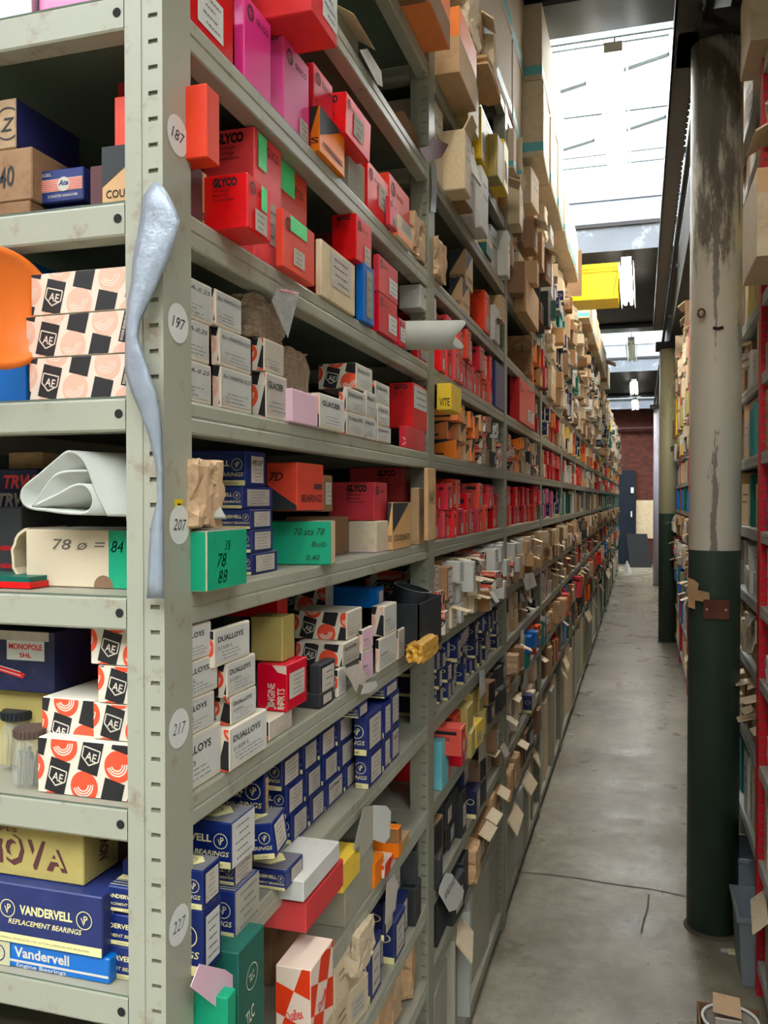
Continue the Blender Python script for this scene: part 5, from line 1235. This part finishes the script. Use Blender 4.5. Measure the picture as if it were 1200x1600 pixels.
# ------------------------------------------------------------------ right rack
ZR = [.10, .38, .64, .88, 1.08, 1.284, 1.50, 1.715, 1.93, 2.15, 2.36, 2.56]
XR = .724; LB = 1.25
RP = {0: (['big', 'beige'], (.15, .25), 1, (-.03, 0)), 1: (['long', 'blue', 'white', 'beige'], (.05, .1), 1, (-.03, 0)), 2: (['tagbox', 'beige', 'blue', 'paper', 'brown'], (.05, .09), 2, (-.02, .03)),
      3: (['tagbox', 'beige', 'foil', 'red', 'white'], (.05, .09), 2, (-.02, .04)), 4: (['beige', 'paper', 'white', 'foil', 'tagbox'], (.05, .09), 2, (-.02, .04)), 5: (['blue', 'teal', 'blue', 'beige'], (.05, .09), 1, (-.03, .01)),
      6: (['beige', 'brown', 'blue'], (.06, .1), 1, (-.03, 0)), 7: (['yellow', 'beige', 'white', 'brown'], (.05, .09), 2, (-.02, .03)), 8: (['beige', 'brown', 'yellow', 'white'], (.07, .14), 1, (-.02, .03)),
      9: (['beige', 'brown', 'yellow', 'flapbox'], (.1, .2), 1, (-.02, .02)), 10: (['beige', 'brown', 'white'], (.1, .2), 1, (-.02, .02)), 11: (['beige', 'brown'], (.2, .3), 1, (-.02, .02))}
for k in range(10):
    wr_ = ordw(k) + ' right bay'
    y = .6 + LB * k; key = 'red_steel'
    bay(y, 'grey_steel', '%s bay of grey shelves on red uprights right of the aisle' % ordw(k), zs=ZR, H=2.6, L=LB, mir=True, x=XR, group='shelving bays right of the aisle', post='red_steel', last=(k == 9), backp=True)
    for s in range(12):
        ztop = (ZR[s + 1] if s + 1 < len(ZR) else 2.85) - .034
        ya = y + .055
        if k == 0 and s in (8, 11): continue
        if k == 1 and s == 0: ya = 2.6
        P_ = RP[s]
        if k <= 1: P_ = (P_[0], P_[1], P_[2], (min(P_[3][0], -.03), min(P_[3][1], -.004)))
        if k == 0: ya = 1.45
        fill(100 + k, s, ya, y + LB - .01, ztop, X=XR, side=-1, where=wr_, P=P_, zs=ZR, solid=k < 3, dmax=.2)
def RB(kind, label, xc, xr, yt, yb, xp, d, body, z0=None, **o):   # a carton on the right rack, aisle end at x = xp
    y0 = onX(xc, yb, xp).y; y1 = onX(xr, yb, xp).y; zt = onX(xc, yt, xp).z; zb = onX(xc, yb, xp).z if z0 is None else z0
    b = Box(d, abs(y1 - y0), zt - zb, body); KINDS[kind][0](b, o) if kind != 'none' else None
    if o.get('tapef'): b.rect('F', 0, b.sz * .72, b.sx, b.sz * .99, 'tan', 1)
    return b.finish('carton', (xp + d / 2, (y0 + y1) / 2, zb), 0, label, 'box')
RB('none', 'large beige carton with packing tape, upper right edge of the aisle', 1182, 1160, 265, 408, .665, .26, 'beige', z0=1.932, tapef=1)
RB('none', 'large cream carton overhanging at the very top right', 1172, 1157, -60, 78, .68, .26, 'beige', z0=2.57)
RB('none', 'brown carton with a white label standing at the first red upright', 1186, 1170, 617, 700, .735, .12, 'card', z0=1.502)
# plastic bins at the foot of the right rack
def pbin(y, m, label, h=.26):
    t = empty('plastic_bin', (.745, y, .0)); tag(t, label, 'bin', None)
    g = MB(); w0, w1, d0, d1 = .055, .065, .09, .105
    ring = lambda a, b, z: [(-a, -b, z), (a, -b, z), (a, b, z), (-a, b, z)]
    vs = ring(w0, d0, .001) + ring(w1, d1, h) + ring(w1 - .004, d1 - .004, h) + ring(w0 - .004, d0 - .004, .006)
    fs = [(0, 3, 2, 1)] + [(i, (i + 1) % 4, 4 + (i + 1) % 4, 4 + i) for i in range(4)] + [(4 + i, 4 + (i + 1) % 4, 8 + (i + 1) % 4, 8 + i) for i in range(4)] + [(8 + i, 8 + (i + 1) % 4, 12 + (i + 1) % 4, 12 + i) for i in range(4)] + [(12, 13, 14, 15)]
    g.mesh(vs, fs, m); g.build('tub', t)
    g = MB(); e = .006
    g.box(-w1 - e, w1 + e, -d1 - e, -d1, h - .012, h, m); g.box(-w1 - e, w1 + e, d1, d1 + e, h - .012, h, m); g.box(-w1 - e, -w1, -d1, d1, h - .012, h, m); g.box(w1, w1 + e, -d1, d1, h - .012, h, m); g.build('rim', t)
pbin(1.98, 'bin_grey', 'grey plastic bin on the floor at the foot of the first red upright', .20)
pbin(2.30, 'bin_grey', 'second grey plastic bin on the floor behind the nearest column', .24)
# floor carton holding a round tub
p0 = onZ(1103, 1690, 0)
t = empty('floor_carton', (.612, 1.38, 0)); tag(t, 'brown open carton on the floor at the bottom right, with paper inside', 'box')
g = MB(); a, h = .068, .185
for q in ((-a, a, -a, -a + .003), (-a, a, a - .003, a), (-a, -a + .003, -a, a), (a - .003, a, -a, a)): g.box(*q, 0, h, 'card_dark')
g.box(-a, a, -a, a, 0, .003, 'card_dark'); o = g.build('carton', t)
b = Box(2 * a, 2 * a, h, None); b.text('F', '293', .03, .12, .022, 'ink', w=.06, bold=0, shear=.3); b.build('writing', t, (0, -.0004, 0))
g = MB(); n = 40
g.tube([(.060 * math.cos(2 * math.pi * k / n), .060 * math.sin(2 * math.pi * k / n), h + .006) for k in range(n + 1)], .0035, 'sticker', 8)
g.cyl((0, 0, .01), .055, h - .01, 'label', 32, r2=.059, caps=False); o = g.build('round_tub'); o.location = (.612, 1.38, 0); tag(o, 'white rimmed round tub sitting in the brown floor carton', 'tub')
card_ = MB(); card_.slab([(.575, 1.385, .20), (.635, 1.375, .20), (.635, 1.42, .222), (.578, 1.43, .222)], .002, 'kraft'); card_.box(.578, .634, 1.36, 1.366, .10, .20, 'label'); tag(card_.build('folded_paper'), 'folded brown paper and card stuck into the floor carton', 'paper')
g = MB(); rr = random.Random(9)
for i, q in enumerate([(1072, 900), (1092, 908), (1108, 925), (1106, 942), (1095, 938), (1088, 950), (1078, 945)]): pass
P_ = [onY(*q, 2.13) for q in ((1074, 902), (1084, 906), (1092, 912), (1090, 922), (1108, 926), (1109, 938), (1098, 940), (1086, 938), (1086, 952), (1075, 948))]
g.poly(P_, 'kraft'); g.poly([p + Vector((0, .002, 0)) for p in P_][::-1], 'kraft')
for i in range(len(P_)): g.poly([P_[i], P_[i] + Vector((0, .002, 0)), P_[(i + 1) % len(P_)] + Vector((0, .002, 0)), P_[(i + 1) % len(P_)]], 'kraft')
tag(g.build('torn_cardboard'), 'torn brown cardboard scrap stuck on the nearest column above the rust plate', 'scrap')
# litter on the floor
for i, (px, py, s_) in enumerate(((905, 1117, .022), (1145, 1490, .02), (1132, 1487, .014), (892, 1150, .01), (856, 1417, .005), (812, 1445, .005), (1013, 1505, .005))):
    p = onZ(px, py, 0); o = bpy.data.objects.new('paper_scrap', UM['foil'][i % 2][0]); C.objects.link(o); o.location = (p.x, p.y, .0005); o.scale = (s_ * 1.4, s_, s_ * .5)
    tag(o, ('white paper scrap on the floor at the foot of the left rack', 'white scrap on the floor right of the nearest column foot', 'small scrap on the floor before the nearest column foot', 'tiny scrap on the floor far down the left side',
            'tiny white speck on the floor near the slab joint, left', 'tiny white speck on the floor left of the others', 'tiny white speck on the floor left of the nearest column')[i], 'scrap')
# far end litter: white cone and bin
g = MB(); g.cyl((0, 0, 0), .09, .22, 'paper_white', 5, r2=.01); o = g.build('paper_cone'); o.location = (-.0, 15.9, 0) ; o.location.x = .16; tag(o, 'white peaked paper pile on the floor at the far left end', 'paper')

# ------------------------------------------------------------------ ceiling lamps
def lamp(y, on, label, x=.30, z=3.04, L_=1.3):
    t = empty('ceiling_lamp', (x, y, z)); tag(t, label, 'lamp', 'fluorescent lamps hanging over the aisle')
    g = MB(); g.box(-.035, .035, 0, L_, .06, .10, 'lamp_body'); g.slab([(-.05, 0, .07), (-.05, L_, .07), (-.058, L_, 0), (-.058, 0, 0)], .002, 'lamp_body'); g.slab([(.05, L_, .07), (.05, 0, .07), (.058, 0, 0), (.058, L_, 0)], .002, 'lamp_body'); g.build('housing', t)
    for dx in (-.025, .025):
        g = MB(); g.cyl((dx, .03, .035), .013, L_ - .06, 'lamp_on' if on else 'sticker', 12, 'y'); g.build('tube', t)
    g = MB()
    for yy in (.2, L_ - .2): g.tube([(0, yy, .12), (0, yy, .215)], .004, 'rail_dark', 6)
    g.build('hanger', t)
lamp(-.35, True, 'lit lamp added out of view over the near end of the aisle'); lamp(2.75, True, 'nearest fluorescent lamp, washed out against the skylight'); lamp(5.8, True, 'lit fluorescent lamp under the dark ceiling beyond the first skylight')  # first one is added out of view to brighten the column and aisle
lamp(9.0, False, 'unlit fluorescent lamp at the edge of the second skylight'); lamp(12.4, True, 'lit fluorescent lamp near the end of the aisle'); lamp(14.8, True, 'farthest lit fluorescent lamp before the end wall')

# the remaining cartons, far down both racks, one object per kind
for (kd, sd), mb in STUFF.items():
    nm = TN[kd]; pl = nm + 'es' if nm.endswith('x') else nm + 's'
    o = mb.build(pl); tag(o, 'all the %s farther down the %s rack, too small to count' % (pl.replace('_', ' '), 'left' if sd > 0 else 'right'), 'parcels' if kd in ('paper', 'foil', 'bag') else 'boxes', kind='stuff')
